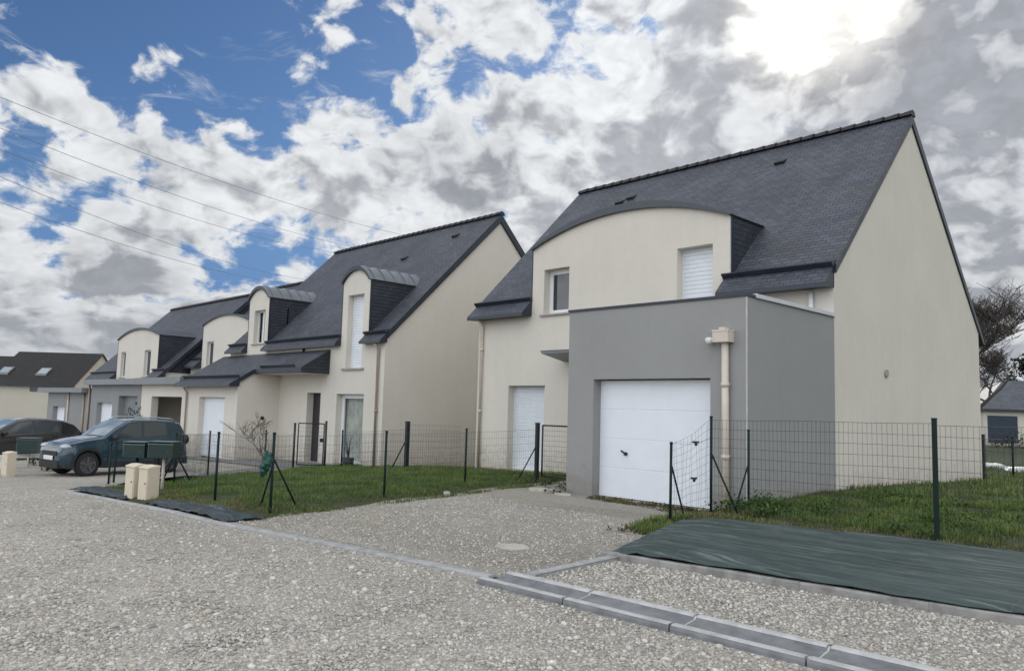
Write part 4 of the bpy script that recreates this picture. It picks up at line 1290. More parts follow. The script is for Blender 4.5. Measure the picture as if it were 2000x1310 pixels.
# ------------------------------------------------------------------ cabinets, letterboxes, small things
def cabinet(label, x, y, z, w, d, h, rz, group):
    t = thing('meter_cabinet', label, 'cabinet', (x, y, z), group, rz)
    mb = MB()
    prof = [(-d/2, -.1), (-d/2, h-.03), (-d/2+.03, h), (d/2, h+.015), (d/2, -.1)]
    mb.prism(prof, 'x', -w/2, w/2)
    b = build('body', mb, M['cabinet_side'], t)
    mb = MB()
    mb.box(-w/2+.025, w/2-.025, -d/2-.012, -d/2-.001, .05, h-.05)
    dd = build('door', mb, M['cabinet'], t)
    mb = MB(); mb.tube([(w/2-.07, -d/2-.012, h*.55), (w/2-.07, -d/2-.022, h*.55)], 0.012, 8)
    build('lock', mb, M['black'], dd)
    mb = MB(); mb.prism([(-d/2-.013, h-.03), (-d/2-.013, h-.012), (0, h+.02), (d/2+.004, h+.022), (d/2+.004, h+.0)], 'x', -w/2-.004, w/2+.004)
    build('lid', mb, M['cabinet'], t)
    return t
cg = 'beige meter cabinets beside the kerb'
rzc = math.atan2(0.1, 1)
cabinet('left one of the beige pair of meter cabinets by the kerb', -13.31, 4.50, -0.07, 0.32, 0.16, 0.57, R(5.7), cg)
cabinet('right one of the beige pair of meter cabinets by the kerb', -12.87, 4.565, -0.055, 0.32, 0.18, 0.56, R(5.7), cg)
cabinet('single beige meter cabinet at the far left edge, in front of the black car', -23.0, 4.72, -0.46, 0.42, 0.19, 0.60, R(5.7), cg)

def letterbox(label, x, y, z, zbox, w, h, d, rz, pole_mat, group='dark green letterboxes on poles'):
    t = thing('letterbox', label, 'letterbox', (x, y, z), group, rz)
    mb = MB(); mb.tube([(0, 0, -.15), (0, 0, zbox+.02)], 0.028, 8)
    build('pole', mb, pole_mat, t)
    mb = MB()
    mb.prism([(-d/2, zbox), (-d/2, zbox+h-.03), (-d/2+.03, zbox+h), (d/2-.03, zbox+h), (d/2, zbox+h-.03), (d/2, zbox)], 'x', -w/2, w/2)
    build('box', mb, M['mailbox'], t)
    mb = MB()
    mb.box(-w/2-.006, w/2+.006, -d/2-.012, -d/2-.002, zbox+h-.045, zbox+h-.028)
    mb.box(-w/2+.005, -w/2+.014, -d/2-.006, -d/2-.001, zbox+.02, zbox+h-.05)
    mb.box(-w/2-.008, w/2+.008, -d/2-.014, d/2+.004, zbox+h, zbox+h+.012)
    build('flap', mb, M['mailbox_lid'], t)
    mb = MB(); mb.tube([(w*.3, -d/2, zbox+.1), (w*.3, -d/2-.008, zbox+.1)], 0.01, 8)
    build('lock', mb, M['rim'], t)
    return t
letterbox('right one of the two dark green letterboxes above the beige cabinets', -14.46, 5.36, -0.09, 0.62, 0.46, 0.28, 0.3, R(44), M['slab'])
letterbox('left one of the two dark green letterboxes above the beige cabinets', -14.83, 5.03, -0.10, 0.62, 0.39, 0.27, 0.3, R(44), M['post'])
letterbox('lone dark green letterbox on a pale pole in front of the black car', -26.2, 5.85, -0.52, 0.45, 0.55, 0.42, 0.35, R(55), M['slab'])

# green plastic bundle tied to the corner post
def lump(mb, c, rx, ry, rz_, seed, n=14, m=9, jag=0.25):
    i = len(mb.v)
    for a in range(m+1):
        th = math.pi*a/m
        for b in range(n):
            ph = 2*math.pi*b/n
            d = Vector((math.sin(th)*math.cos(ph), math.sin(th)*math.sin(ph), math.cos(th)))
            k = 1+jag*mnoise.noise(d*2.2+Vector((seed, 0, 0)))
            mb.v.append((c[0]+d.x*rx*k, c[1]+d.y*ry*k, c[2]+d.z*rz_*k))
    for a in range(m):
        for b in range(n):
            mb.f.append((i+a*n+b, i+a*n+(b+1) % n, i+(a+1)*n+(b+1) % n, i+(a+1)*n+b)); mb.m.append(0); mb.sm.append(False)
mb = MB(); lump(mb, (-10.27, 5.22, 0.74), 0.075, 0.075, 0.13, 3.3, jag=0.6)
lump(mb, (-10.33, 5.2, 0.62), 0.05, 0.05, 0.10, 5.3, jag=0.7)
tag(build('plastic_bundle', mb, M['greenbag'], loc=(-10.27, 5.22, 0.5), merge=0.001), 'crumpled bright green plastic bundle tied to the corner fence post', 'plastic bundle')

def slab(x, y, z, sx, sy, h, rz, label, name='concrete_slab', cat='slab', group=None, seed=0, n=9):
    rr = random.Random(seed)
    mb = MB()
    pts = []
    for k in range(n):
        a = 2*math.pi*k/n+rr.uniform(-.2, .2)
        rad = rr.uniform(.82, 1.08)
        px, py = math.cos(a)*sx*rad, math.sin(a)*sy*rad
        pts.append((x+px*math.cos(rz)-py*math.sin(rz), y+px*math.sin(rz)+py*math.cos(rz)))
    mb.prism(pts, 'z', z-.03, z+h)
    return tag(build(name, mb, M['slab'], loc=(x, y, z)), label, cat, group)
slab(-10.35, 10.95, 0.02, 0.30, 0.14, 0.06, 0.5, 'pale flat concrete slab lying left of the grey garage corner', seed=2, n=7)
slab(-9.75, 10.86, 0.01, 0.22, 0.12, 0.035, 0.1, 'small pale concrete slab at the foot of the grey garage corner', seed=4, n=7)
slab(-6.37, 6.25, 0.004, 0.22, 0.18, 0.022, 0.2, 'round pale cover set in the driveway gravel', name='inspection_cover', cat='cover', seed=6, n=16)
slab(-10.75, 8.9, 0.03, 0.07, 0.05, 0.06, 0.3, 'single pale stone at the edge of the driveway', name='stone', cat='stone', seed=8, n=6)
for (x, y, sx, sy, lb, sd) in ((-7.84, 30.7, 0.55, 0.3, 'white plastic sheet lying on the grass behind the right gable, left one', 12), (-6.5, 29.2, 0.6, 0.35, 'white plastic sheet on the grass at the right edge of the picture', 13)):
    mb = MB(); lump(mb, (x, y, 0.06), sx, sy, 0.14, sd, jag=0.4)
    tag(build('plastic_sheet', mb, M['white_pvc'], loc=(x, y, 0.05), merge=0.001), lb, 'plastic sheet')
# planter by the patio door
pt = thing('planter', 'dark planter with a bare upright plant beside the patio door', 'planter', (-21.75, 13.85, -0.46))
mb = MB(); mb.tube([(-21.75, 13.85, -0.46), (-21.75, 13.85, -0.12)], [0.15, 0.2], 12)
build('pot', mb, M['post_dark'], pt)
mb = MB()
rr = random.Random(5)
for k in range(16):
    a = rr.uniform(0, 6.28); l = rr.uniform(.3, .75)
    mb.tube([(-21.75, 13.85, -0.14), (-21.75+.06*math.cos(a), 13.85+.06*math.sin(a), -0.14+l*.6), (-21.75+.16*math.cos(a), 13.85+.16*math.sin(a), -0.14+l)], [.008, .006, .003], 4)
build('stems', mb, M['bark2'], pt)

# ------------------------------------------------------------------ cars
def interp(pts, x): return float(np.interp(x, [p[0] for p in pts], [p[1] for p in pts]))
def make_car(name, label, spec, loc, rz, paint):
    t = thing(name, label, 'car', loc, 'cars parked in the driveways', rz)
    L, Wd = spec['L'], spec['W']/2
    top, belt, botm, plan = spec['top'], spec['belt'], spec['bot'], spec['plan']
    tumble = spec['tumble']
    xs = sorted(set([p[0] for p in top]+list(np.linspace(0, L, 46))))
    def ring(x):
        zt = interp(top, x); zb_ = interp(botm, x); zl = min(interp(belt, x), zt-.015)
        w = Wd*interp(plan, x)
        gh = max(0.0, zt-zl)
        wt = w*(1-0.04)-tumble*gh
        zm = zb_+(zl-zb_)*0.42
        return [(0, zb_), (w*0.80, zb_), (w*0.955, zb_+.10), (w*1.0, zm), (w*0.985, zl-.10), (w*0.955, zl), (wt+.01, zt-.045-0.1*min(gh, .3)*.3), (wt-.07, zt-.012), (wt*.5, zt), (0, zt+.004)]
    bm = bmesh.new()
    rings = []
    for x in xs:
        rg = ring(x)
        vs = [bm.verts.new((x, -w, z)) for w, z in rg]+[bm.verts.new((x, w, z)) for w, z in rg[-2:0:-1]]
        rings.append(vs)
    n = len(rings[0])
    for a in range(len(rings)-1):
        for b in range(n):
            bm.faces.new((rings[a][b], rings[a][(b+1) % n], rings[a+1][(b+1) % n], rings[a+1][b]))
    bm.faces.new(rings[0][::-1]); bm.faces.new(rings[-1])
    bmesh.ops.recalc_face_normals(bm, faces=bm.faces)
    for f in bm.faces: f.smooth = True
    me = bpy.data.meshes.new('body'); bm.to_mesh(me); bm.free()
    # wheel wells
    cut = bmesh.new()
    wr = spec['wr']
    for wx in spec['wheels']:
        for sy in (-1, 1):
            bmesh.ops.create_cone(cut, cap_ends=True, segments=32, radius1=wr+.055, radius2=wr+.055, depth=0.5, matrix=Matrix.Translation((wx, sy*(Wd), wr+.02)) @ Matrix.Rotation(math.pi/2, 4, 'X'))
    cme = bpy.data.meshes.new('cutter'); cut.to_mesh(cme); cut.free()
    bo = bpy.data.objects.new('body', me); co_ = bpy.data.objects.new('cutter', cme)
    COL.objects.link(bo); COL.objects.link(co_)
    md = bo.modifiers.new('cut', 'BOOLEAN'); md.operation = 'DIFFERENCE'; md.object = co_; md.solver = 'EXACT'
    bpy.context.view_layer.update()
    dg = bpy.context.evaluated_depsgraph_get()
    fin = bpy.data.meshes.new_from_object(bo.evaluated_get(dg))
    bpy.data.objects.remove(bo); bpy.data.objects.remove(co_)
    fin.materials.clear(); fin.materials.append(paint)
    try: fin.set_sharp_from_angle(angle=R(38))
    except Exception: pass
    fin.name = 'body'
    body = link_mesh('body', fin, t)
    # side glass
    def side(x, tt, sgn, off=0.006):
        rg = ring(x)
        a = Vector((x, rg[5][0], rg[5][1])); b = Vector((x, rg[6][0], rg[6][1]))
        p = a.lerp(b, tt)
        return (p.x, sgn*(p.y+off), p.z+0.002)
    for sgn in (-1, 1):
        for (xb0, xb1, xt0, xt1) in spec['windows']:
            mb = MB()
            N_ = 10
            t0, t1 = 0.06, 0.93
            for a in range(N_):
                for b in range(4):
                    def q(i_, j_):
                        tt = t0+(t1-t0)*j_/4
                        x0_ = xb0+(xt0-xb0)*j_/4; x1_ = xb1+(xt1-xb1)*j_/4
                        return side(x0_+(x1_-x0_)*i_/N_, tt, sgn)
                    mb.poly([q(a, b), q(a+1, b), q(a+1, b+1), q(a, b+1)], smooth=True)
            build('side_window', mb, M['carglass'], t, merge=0.0005)
    # windscreen and rear glass
    def topstrip(xa, xb, nm, inset=.10, lift=.006):
        mb = MB()
        N_ = 8; Kk = 8
        def q(i_, j_):
            x = xa+(xb-xa)*i_/N_
            rg = ring(x)
            zt = interp(top, x)
            u = -1+2*j_/Kk
            wt = rg[7][0]-inset*.2
            y = u*wt
            au = abs(u)*wt
            z = np.interp(au, [0, rg[8][0], rg[7][0]], [rg[9][1], rg[8][1], rg[7][1]])
            # normal direction of slope
            return (x-lift*.6*(1 if xb > xa else -1), y, float(z)+lift)
        for a in range(N_):
            for b in range(Kk): mb.poly([q(a, b), q(a+1, b), q(a+1, b+1), q(a, b+1)], smooth=True)
        return build(nm, mb, M['screen'] if nm == 'windscreen' else M['carglass'], t, merge=0.0005)
    topstrip(*spec['screen'], 'windscreen')
    topstrip(*spec['rear'], 'rear_window')
    # wheels
    for wx in spec['wheels']:
        for sy in (-1, 1):
            wh = bpy.data.objects.new('wheel', None); COL.objects.link(wh); wh.parent = t; ORG[wh] = Vector((0, 0, 0)); wh.empty_display_size = .1
            mb = MB()
            prof = [(wr*.66, .10), (wr*.9, .105), (wr*.985, .08), (wr, .04), (wr, -.04), (wr*.985, -.08), (wr*.9, -.105), (wr*.66, -.10)]
            K_ = 32; i = len(mb.v); yc = sy*(Wd-.105)
            for k in range(K_):
                a = 2*math.pi*k/K_
                for (rr_, yo_) in prof: mb.v.append((wx+rr_*math.cos(a), yc+yo_, wr+rr_*math.sin(a)))
            np_ = len(prof)
            for k in range(K_):
                for j in range(np_-1):
                    mb.f.append((i+k*np_+j, i+((k+1) % K_)*np_+j, i+((k+1) % K_)*np_+j+1, i+k*np_+j+1)); mb.m.append(0); mb.sm.append(True)
            build('tyre', mb, M['rubber'], wh)
            mb = MB()
            mb.tube([(wx, yc+sy*.02, wr), (wx, yc+sy*.05, wr)], wr*.67, 28, smooth=False)
            for k in range(5):
                a = 2*math.pi*k/5+.3
                c = Vector((wx+wr*.36*math.cos(a), yc+sy*.075, wr+wr*.36*math.sin(a)))
                mb.obox(c, (math.cos(a), 0, math.sin(a)), (0, 1, 0), (-math.sin(a), 0, math.cos(a)), wr*.30, .02, wr*.085)
            mb.tube([(wx, yc+sy*.04, wr), (wx, yc+sy*.1, wr)], wr*.14, 12)
            rim_ = MB()
            for k in range(28):
                a0 = 2*math.pi*k/28; a1 = 2*math.pi*(k+1)/28
                def rp_(a, r_, y_): return (wx+r_*math.cos(a), yc+sy*y_, wr+r_*math.sin(a))
                mb.poly([rp_(a0, wr*.60, .095), rp_(a1, wr*.60, .095), rp_(a1, wr*.67, .10), rp_(a0, wr*.67, .10)])
            build('rim', mb, [M['rim']], wh)
            # arch cladding
            mb = MB()
            pts = []
            for k in range(21):
                a = math.pi*(-0.08+1.16*k/20)
                pts.append((wx+(wr+.075)*math.cos(a), sy*(Wd*1.0-.012), wr+.02+(wr+.075)*math.sin(a)))
            for k in range(20):
                p0_, p1_ = Vector(pts[k]), Vector(pts[k+1])
                c = (p0_+p1_)/2; d = (p1_-p0_)
                mb.obox(c, d, (0, 1, 0), Vector((0, 1, 0)).cross(d), d.length/2+.004, .022, .032)
            build('wheel_arch', mb, M['clad'], t)
    # sill cladding, bumpers, lights
    for sy in (-1, 1):
        mb = MB(); mb.box(spec['wheels'][0]+wr+.1, spec['wheels'][1]-wr-.1, sy*Wd*.96-.03, sy*Wd*.96+.03, interp(botm, L/2), interp(botm, L/2)+.14)
        build('side_skirt', mb, M['clad'], t)
        for xd in spec['doors']:
            mb = MB()
            za0 = interp(botm, xd)+.16; za1 = interp(belt, xd)-.02
            mb.box(xd-.006, xd+.006, sy*Wd*.985-.015, sy*Wd*.985+.012, za0, za1-.1)
            build('door_gap', mb, M['black'], t)
        for xd in spec['handles']:
            mb = MB()
            mb.box(xd, xd+.18, sy*Wd*.985-.01, sy*Wd*.985+.024, interp(belt, xd)-.16, interp(belt, xd)-.125)
            build('door_handle', mb, paint, t)
        # mirror
        mb = MB(); xm = spec['mirror']
        lump(mb, (xm, sy*(Wd+.09), interp(belt, xm)+.06), .075, .11, .075, 1.0, jag=0.1)
        mb.box(xm-.03, xm+.03, min(sy*(Wd-.08), sy*(Wd+.05)), max(sy*(Wd-.08), sy*(Wd+.05)), interp(belt, xm)+.0, interp(belt, xm)+.04)
        mr = build('wing_mirror', mb, M['clad'], t, merge=0.0005)
        # headlights / tail lights
        mb = MB()
        zf_ = spec['lampz']
        lump(mb, (spec['lampx'], sy*Wd*spec['lampw'], zf_), .16, .17, .07, 2.0, jag=0.05)
        build('headlight', mb, M['headlight'], t, merge=0.0005)
        mb = MB(); lump(mb, (L-.10, sy*Wd*.86, spec['tailz']), .10, .09, .14, 2.0, jag=0.05)
        build('tail_light', mb, M['tail'], t, merge=0.0005)
        if spec.get('rails'):
            mb = MB()
            xa, xb = spec['rails']
            pr = [(xa+(xb-xa)*k/10, sy*(ring(xa+(xb-xa)*k/10)[7][0]+.0), interp(top, xa+(xb-xa)*k/10)+(.045 if 0 < k < 10 else .0)) for k in range(11)]
            mb.tube(pr, .018, 8); build('roof_rail', mb, spec.get('railmat', M['clad']), t)
    # front bumper lower cladding and grille
    mb = MB()
    fw = Wd*interp(plan, 0.06)
    mb.prism([(-fw*.86, 0), (-fw*.86, .30), (-.02, .30), (-.02, 0)], 'x', 0, 0.01) if False else None
    mb.box(-.022, .09, -fw*.80, fw*.80, spec['bumpz'][0], spec['bumpz'][1])
    build('lower_bumper', mb, M['clad'], t)
    mb = MB(); mb.box(-.012, .06, -fw*.62, fw*.62, spec['grille'][0], spec['grille'][1])
    for k in range(3):
        zz = spec['grille'][0]+(spec['grille'][1]-spec['grille'][0])*(k+.5)/3
        mb.box(-.02, .0, -fw*.6, fw*.6, zz-.008, zz+.008)
    build('grille', mb, M['black'], t)
    mb = MB(); mb.box(-.034, -.022, -.26, .26, spec['platez'], spec['platez']+.11)
    build('number_plate', mb, M['plate'], t)
    mb = MB(); mb.box(L-.08, L+.015, -Wd*.8, Wd*.8, .25, .45)
    build('rear_bumper', mb, M['clad'], t)
    return t

suv = dict(L=3.75, W=1.60, wr=0.325, wheels=(0.68, 3.08), tumble=0.16,
    top=[(0, .70), (.05, .80), (.22, .90), (.60, .985), (1.00, 1.04), (1.12, 1.06), (1.45, 1.30), (1.80, 1.485), (2.1, 1.525), (2.7, 1.53), (3.2, 1.495), (3.42, 1.44), (3.62, 1.14), (3.70, .95), (3.75, .70)],
    belt=[(0, .66), (.22, .84), (.6, .90), (1.1, .965), (2.4, 1.02), (3.1, 1.08), (3.5, 1.10), (3.75, .62)],
    bot=[(0, .33), (.25, .22), (3.4, .24), (3.75, .38)],
    plan=[(0, .76), (.08, .87), (.3, .96), (.8, 1), (3.0, 1), (3.5, .95), (3.7, .86), (3.75, .78)],
    windows=[(1.30, 2.17, 1.78, 2.17), (2.26, 2.98, 2.26, 2.92)], screen=(1.14, 1.76), rear=(3.62, 3.44),
    doors=(1.22, 2.21, 3.0), handles=(1.95, 2.8), mirror=1.36, lampx=.17, lampz=.80, lampw=.72, tailz=.95, bumpz=(.24, .44), grille=(.56, .68), platez=.45, rails=(1.9, 3.3), railmat=M['rail'])
est = dict(L=4.25, W=1.78, wr=0.33, wheels=(0.85, 3.45), tumble=0.2,
    top=[(0, .62), (.05, .72), (.25, .82), (.7, .90), (1.05, .94), (1.2, .97), (1.55, 1.20), (1.95, 1.40), (2.3, 1.455), (2.9, 1.45), (3.4, 1.40), (3.75, 1.28), (4.05, 1.02), (4.2, .90), (4.25, .62)],
    belt=[(0, .58), (.25, .76), (.7, .83), (1.1, .88), (2.5, .93), (3.4, .97), (3.9, .96), (4.25, .56)],
    bot=[(0, .28), (.25, .19), (3.9, .22), (4.25, .36)],
    plan=[(0, .74), (.08, .86), (.3, .95), (.9, 1), (3.3, 1), (3.9, .95), (4.2, .84), (4.25, .76)],
    windows=[(1.42, 2.35, 1.92, 2.35), (2.44, 3.25, 2.44, 3.2)], screen=(1.22, 1.93), rear=(4.05, 3.76),
    doors=(1.35, 2.4, 3.3), handles=(2.1, 3.05), mirror=1.5, lampx=.22, lampz=.68, lampw=.74, tailz=.85, bumpz=(.2, .38), grille=(.46, .58), platez=.40)
# car local x runs front -> rear
make_car('parked_car', 'teal-blue compact SUV parked nose to the street in front of the lean-to garage', suv, (-22.55, 5.5, -0.46), R(100), M['teal']).scale = (.92, .92, .97)
make_car('parked_car', 'black hatchback parked farther left beyond the teal SUV', est, (-31.9, 4.6, -0.66), R(98), M['blackpaint'])

# low white rail and hedge plants between the cars
wr_ = thing('low_rail', 'low white rail on short posts between the black car and the teal SUV', 'rail', (-26.5, 6.2, -0.5))
mb = MB(); mb.obox((-26.6, 6.6, -0.17), (-0.5, 1.9, 0), (1.9, 0.5, 0), (0, 0, 1), 1.7, .03, .045)
build('rail', mb, M['white_pvc'], wr_)
for yy in (5.2, 6.6, 8.0):
    mb = MB(); mb.box(-26.64-(yy-6.6)*.26, -26.58-(yy-6.6)*.26, yy-.03, yy+.03, -0.6, -0.2); build('post', mb, M['white_pvc'], wr_)

# ------------------------------------------------------------------ vegetation
def tone_mesh(name, verts, faces_idx, nper, tones, mat, kind=None, loc=(0, 0, 0), parent=None):
    # verts (N,3), faces_idx list of loops flattened with constant size nper
    me = bpy.data.meshes.new(name)
    nv = len(verts); nf = len(faces_idx)//nper
    me.vertices.add(nv); me.loops.add(nf*nper); me.polygons.add(nf)
    org = ORG[parent] if parent is not None else Vector(loc)
    vv = np.asarray(verts, np.float32)-np.array(org, np.float32)
    me.vertices.foreach_set('co', vv.ravel())
    me.loops.foreach_set('vertex_index', np.asarray(faces_idx, np.int32))
    me.polygons.foreach_set('loop_start', np.arange(0, nf*nper, nper, dtype=np.int32))
    me.polygons.foreach_set('loop_total', np.full(nf, nper, np.int32))
    me.update(calc_edges=True); me.validate()
    at = me.color_attributes.new('tone', 'FLOAT_COLOR', 'POINT')
    cc = np.ones((nv, 4), np.float32); cc[:, :3] = tones
    at.data.foreach_set('color', cc.ravel())
    me.materials.append(mat)
    o = link_mesh(name, me, parent, loc)
    return o

def scatter(poly, n):
    xs = [p[0] for p in poly]; ys = [p[1] for p in poly]
    out = np.zeros((0, 2))
    while len(out) < n:
        c = np.stack([RNG.uniform(min(xs), max(xs), n*2), RNG.uniform(min(ys), max(ys), n*2)], 1)
        c = c[in_poly(c[:, 0], c[:, 1], poly)]
        out = np.concatenate([out, c])
    return out[:n]

def nz(P, sc, seed): return np.array([mnoise.noise(Vector((p[0]*sc, p[1]*sc, seed))) for p in P])

def blades(P, zs, hmin, hmax, wid, base_col, dry, dry_amt, bend=0.5, hmod=None):
    n = len(P)
    h = RNG.uniform(hmin, hmax, n)
    if hmod is not None: h *= hmod
    w = wid*RNG.uniform(.6, 1.4, n)
    a = RNG.uniform(0, 2*np.pi, n); lean = RNG.uniform(0.1, bend, n)
    dx, dy = np.cos(a), np.sin(a)
    px, py = -dy*w/2, dx*w/2
    V = np.zeros((n, 5, 3))
    b = np.stack([P[:, 0], P[:, 1], zs-.005], 1)
    V[:, 0] = b+np.stack([px, py, 0*h], 1); V[:, 1] = b-np.stack([px, py, 0*h], 1)
    m = b+np.stack([dx*h*lean*.3, dy*h*lean*.3, h*.6], 1)
    V[:, 2] = m-np.stack([px*.7, py*.7, 0*h], 1); V[:, 3] = m+np.stack([px*.7, py*.7, 0*h], 1)
    V[:, 4] = b+np.stack([dx*h*lean, dy*h*lean, h*(1-.25*lean)], 1)
    i = np.arange(n)[:, None]*5
    F = np.concatenate([i+np.array([[0, 1, 2]]), i+np.array([[0, 2, 3]]), i+np.array([[3, 2, 4]])], 1).reshape(-1)
    t = base_col[None]*RNG.uniform(.65, 1.45, n)[:, None]
    dm = (RNG.random(n) < dry_amt)
    t[dm] = dry[None]*RNG.uniform(.7, 1.3, dm.sum())[:, None]
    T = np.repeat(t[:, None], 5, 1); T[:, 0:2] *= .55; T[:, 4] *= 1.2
    return V.reshape(-1, 3), F, T.reshape(-1, 3)

GREEN = np.array([0.122, 0.186, 0.047]); GREEN2 = np.array([0.112, 0.182, 0.045]); DRY = np.array([0.20, 0.17, 0.085])
def grass(name, poly, n, zf, hmin, hmax, wid, col, edge=None):
    P = scatter(poly, n)
    d = nz(P, 1.1, 4.0); d2 = nz(P, 3.1, 9.0)
    keep = RNG.random(len(P)) < np.clip(0.74+d*.9+d2*.7, .05, 1)
    P = P[keep]; d = d[keep]; d2 = d2[keep]
    zs = np.array([zf(p[0], p[1]) for p in P])
    if edge is not None:
        ed = np.array([edge(p[0], p[1]) for p in P])
    else: ed = np.zeros(len(P))
    dry = np.clip(.14+.25*d2+.5*ed, .03, .8)
    V, F, T = blades(P, zs, hmin, hmax, wid, col, DRY, dry, hmod=np.clip(1+.7*d+.4*d2-.4*ed, .35, 2.0))
    pt_ = np.repeat(np.clip(1+.35*d2+.25*d, .6, 1.5), 5)[:, None]
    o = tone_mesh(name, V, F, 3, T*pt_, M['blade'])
    tag(o, kind='stuff')
    return o
def edgeL(x, y):
    e1 = 1-smoothstep(y-kerb_y(x), 0.4, 1.5)
    xe = np.interp(y, [5, 7.7, 10.4, 12.76], [-9.75, -10.5, -11.15, -11.75])
    e2 = 1-smoothstep(xe-x, 0.0, 0.5)
    return max(e1, e2*.8)
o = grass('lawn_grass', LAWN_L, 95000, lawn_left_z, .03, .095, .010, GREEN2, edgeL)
tag(o, 'short green grass of the front lawn left of the driveway', 'grass')
def edgeR(x, y): return 1-smoothstep(y, 9.9, 10.35)
near = [p for p in [(-6.15, 9.9), (-5.9, 9.05), (-5.2, 9.35), (-3.1, 9.8), (2, 9.85), (1.5, 14.5), (-6.15, 14.5)]]
far = [(-6.15, 14.4), (1.5, 14.4), (2.5, 34), (-14, 34), (-14, 24), (-6.15, 24)]
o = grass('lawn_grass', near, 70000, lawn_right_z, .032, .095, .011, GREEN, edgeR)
tag(o, 'thick green grass between the right-hand fence and the right gable', 'grass')
o = grass('lawn_grass', far, 42000, lawn_right_z, .05, .12, .020, GREEN)
tag(o, 'grass farther back along the right gable toward the bungalow', 'grass')

o = grass('grass_patch', [(-6.0, 9.3), (-5.75, 8.7), (-6.0, 8.2), (-6.45, 8.4), (-6.7, 9.4), (-6.55, 10.5), (-6.1, 10.5)], 3800, drive_z, .05, .13, .012, GREEN)
tag(o, 'small grass patch between the driveway and the left end of the tarp', 'grass')
o = grass('grass_patch', [(-9.2, 10.85), (-7.6, 10.6), (-6.4, 10.2), (-6.3, 11.12), (-9.3, 11.12)], 3600, drive_z, .02, .06, .010, np.array([.10, .10, .035]))
tag(o, 'thin yellowish grass strip along the foot of the white garage door', 'grass')
o = grass('grass_patch', [(-9.75, 4.75), (-10.0, 5.8), (-10.3, 7.7), (-10.9, 10.4), (-11.4, 12.6), (-11.75, 12.6), (-11.2, 10.4), (-10.5, 7.7), (-10.1, 4.8)], 3600, drive_z, .02, .08, .010, GREEN2)
tag(o, 'ragged grass tufts creeping from the front lawn onto the left edge of the driveway', 'grass')
def leafy(name, label, cat, spots, n, h, leaf, col, spread, kind=None, zf=None):
    Vs, Fs, Ts = [], [], []
    off = 0
    for (x, y, sc) in spots:
        m = int(n*sc)
        a = RNG.uniform(0, 2*np.pi, m); r = spread*sc*np.sqrt(RNG.random(m)); zz = RNG.random(m)**1.4*h*sc*(1-.5*(r/(spread*sc))**2)
        c = np.stack([x+r*np.cos(a), y+r*np.sin(a), (zf(x, y) if zf else 0)+zz], 1)
        L_ = leaf*RNG.uniform(.6, 1.4, m)
        th = RNG.uniform(0, 2*np.pi, m); el = RNG.uniform(-.3, 1.1, m)
        d = np.stack([np.cos(th)*np.cos(el), np.sin(th)*np.cos(el), np.sin(el)], 1)
        s_ = np.stack([-np.sin(th), np.cos(th), 0*th], 1)
        V = np.zeros((m, 4, 3))
        V[:, 0] = c; V[:, 1] = c+d*L_[:, None]*.5+s_*L_[:, None]*.22; V[:, 2] = c+d*L_[:, None]; V[:, 3] = c+d*L_[:, None]*.5-s_*L_[:, None]*.22
        i = np.arange(m)[:, None]*4+off
        F = np.concatenate([i+np.array([[0, 1, 2, 3]])], 1).reshape(-1)
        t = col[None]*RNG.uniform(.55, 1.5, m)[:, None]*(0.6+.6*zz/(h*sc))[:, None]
        Vs.append(V.reshape(-1, 3)); Fs.append(F); Ts.append(np.repeat(t, 4, 0)); off += m*4
    o = tone_mesh(name, np.concatenate(Vs), np.concatenate(Fs), 4, np.concatenate(Ts), M['blade'])
    tag(o, label, cat, kind=kind)
    return o
rr = random.Random(11)
sp = [(-6.1+rr.uniform(-.15, .9)*1.0, rr.uniform(10.2, 11.6), rr.uniform(.5, 1.1)) for _ in range(26)]+[(rr.uniform(-5.6, -2.5), rr.uniform(10.0, 14), rr.uniform(.4, .9)) for _ in range(45)]
leafy('weeds', 'leafy weeds growing through the grass around the right fence posts', 'weeds', sp, 60, .20, .07, np.array([.075, .14, .032]), .22, 'stuff', lawn_right_z)
sp = [(-6.2+rr.uniform(-.35, .25), rr.uniform(8.2, 10.2), rr.uniform(.35, .8)) for _ in range(26)]+[(rr.uniform(-9.2, -6.6), 11.12-abs(rr.gauss(0, .13)), rr.uniform(.2, .4)) for _ in range(34)]
leafy('weeds', 'low yellowish weeds along the tarp edge and garage threshold', 'weeds', sp, 60, .12, .05, np.array([.085, .09, .03]), .2, 'stuff', drive_z)
sp = [(rr.uniform(-12.0, -10.4), rr.uniform(11.6, 13.0), rr.uniform(.3, .7)) for _ in range(14)]+[(-10.05, 10.9, .8), (-9.9, 10.98, .6)]
leafy('weeds', 'dark weeds at the foot of the garden gate and grey garage corner', 'weeds', sp, 70, .2, .06, np.array([.03, .05, .018]), .2, 'stuff', drive_z)
for (x, y, s_, lb) in ((-24.5, 6.2, 1.0, 'small green plant in the bed left of the teal SUV'), (-25.6, 6.6, 1.2, 'dark green plant clump in the bed beside the lone letterbox'), (-27.5, 6.6, 1.1, 'dark plant clump in front of the black car')):
    leafy('plant', lb, 'plant', [(x, y, s_)], 260, .40, .10, np.array([.030, .055, .022]), .42, None, lambda a, b: gz(a))
leafy('shrub', 'dark rounded shrub in the carport beyond the roof of the teal SUV', 'shrub', [(-31.0, 10.3, 1.0)], 1300, 2.0, .10, np.array([.014, .018, .012]), .42, None, lambda a, b: gz(a)+0.15)

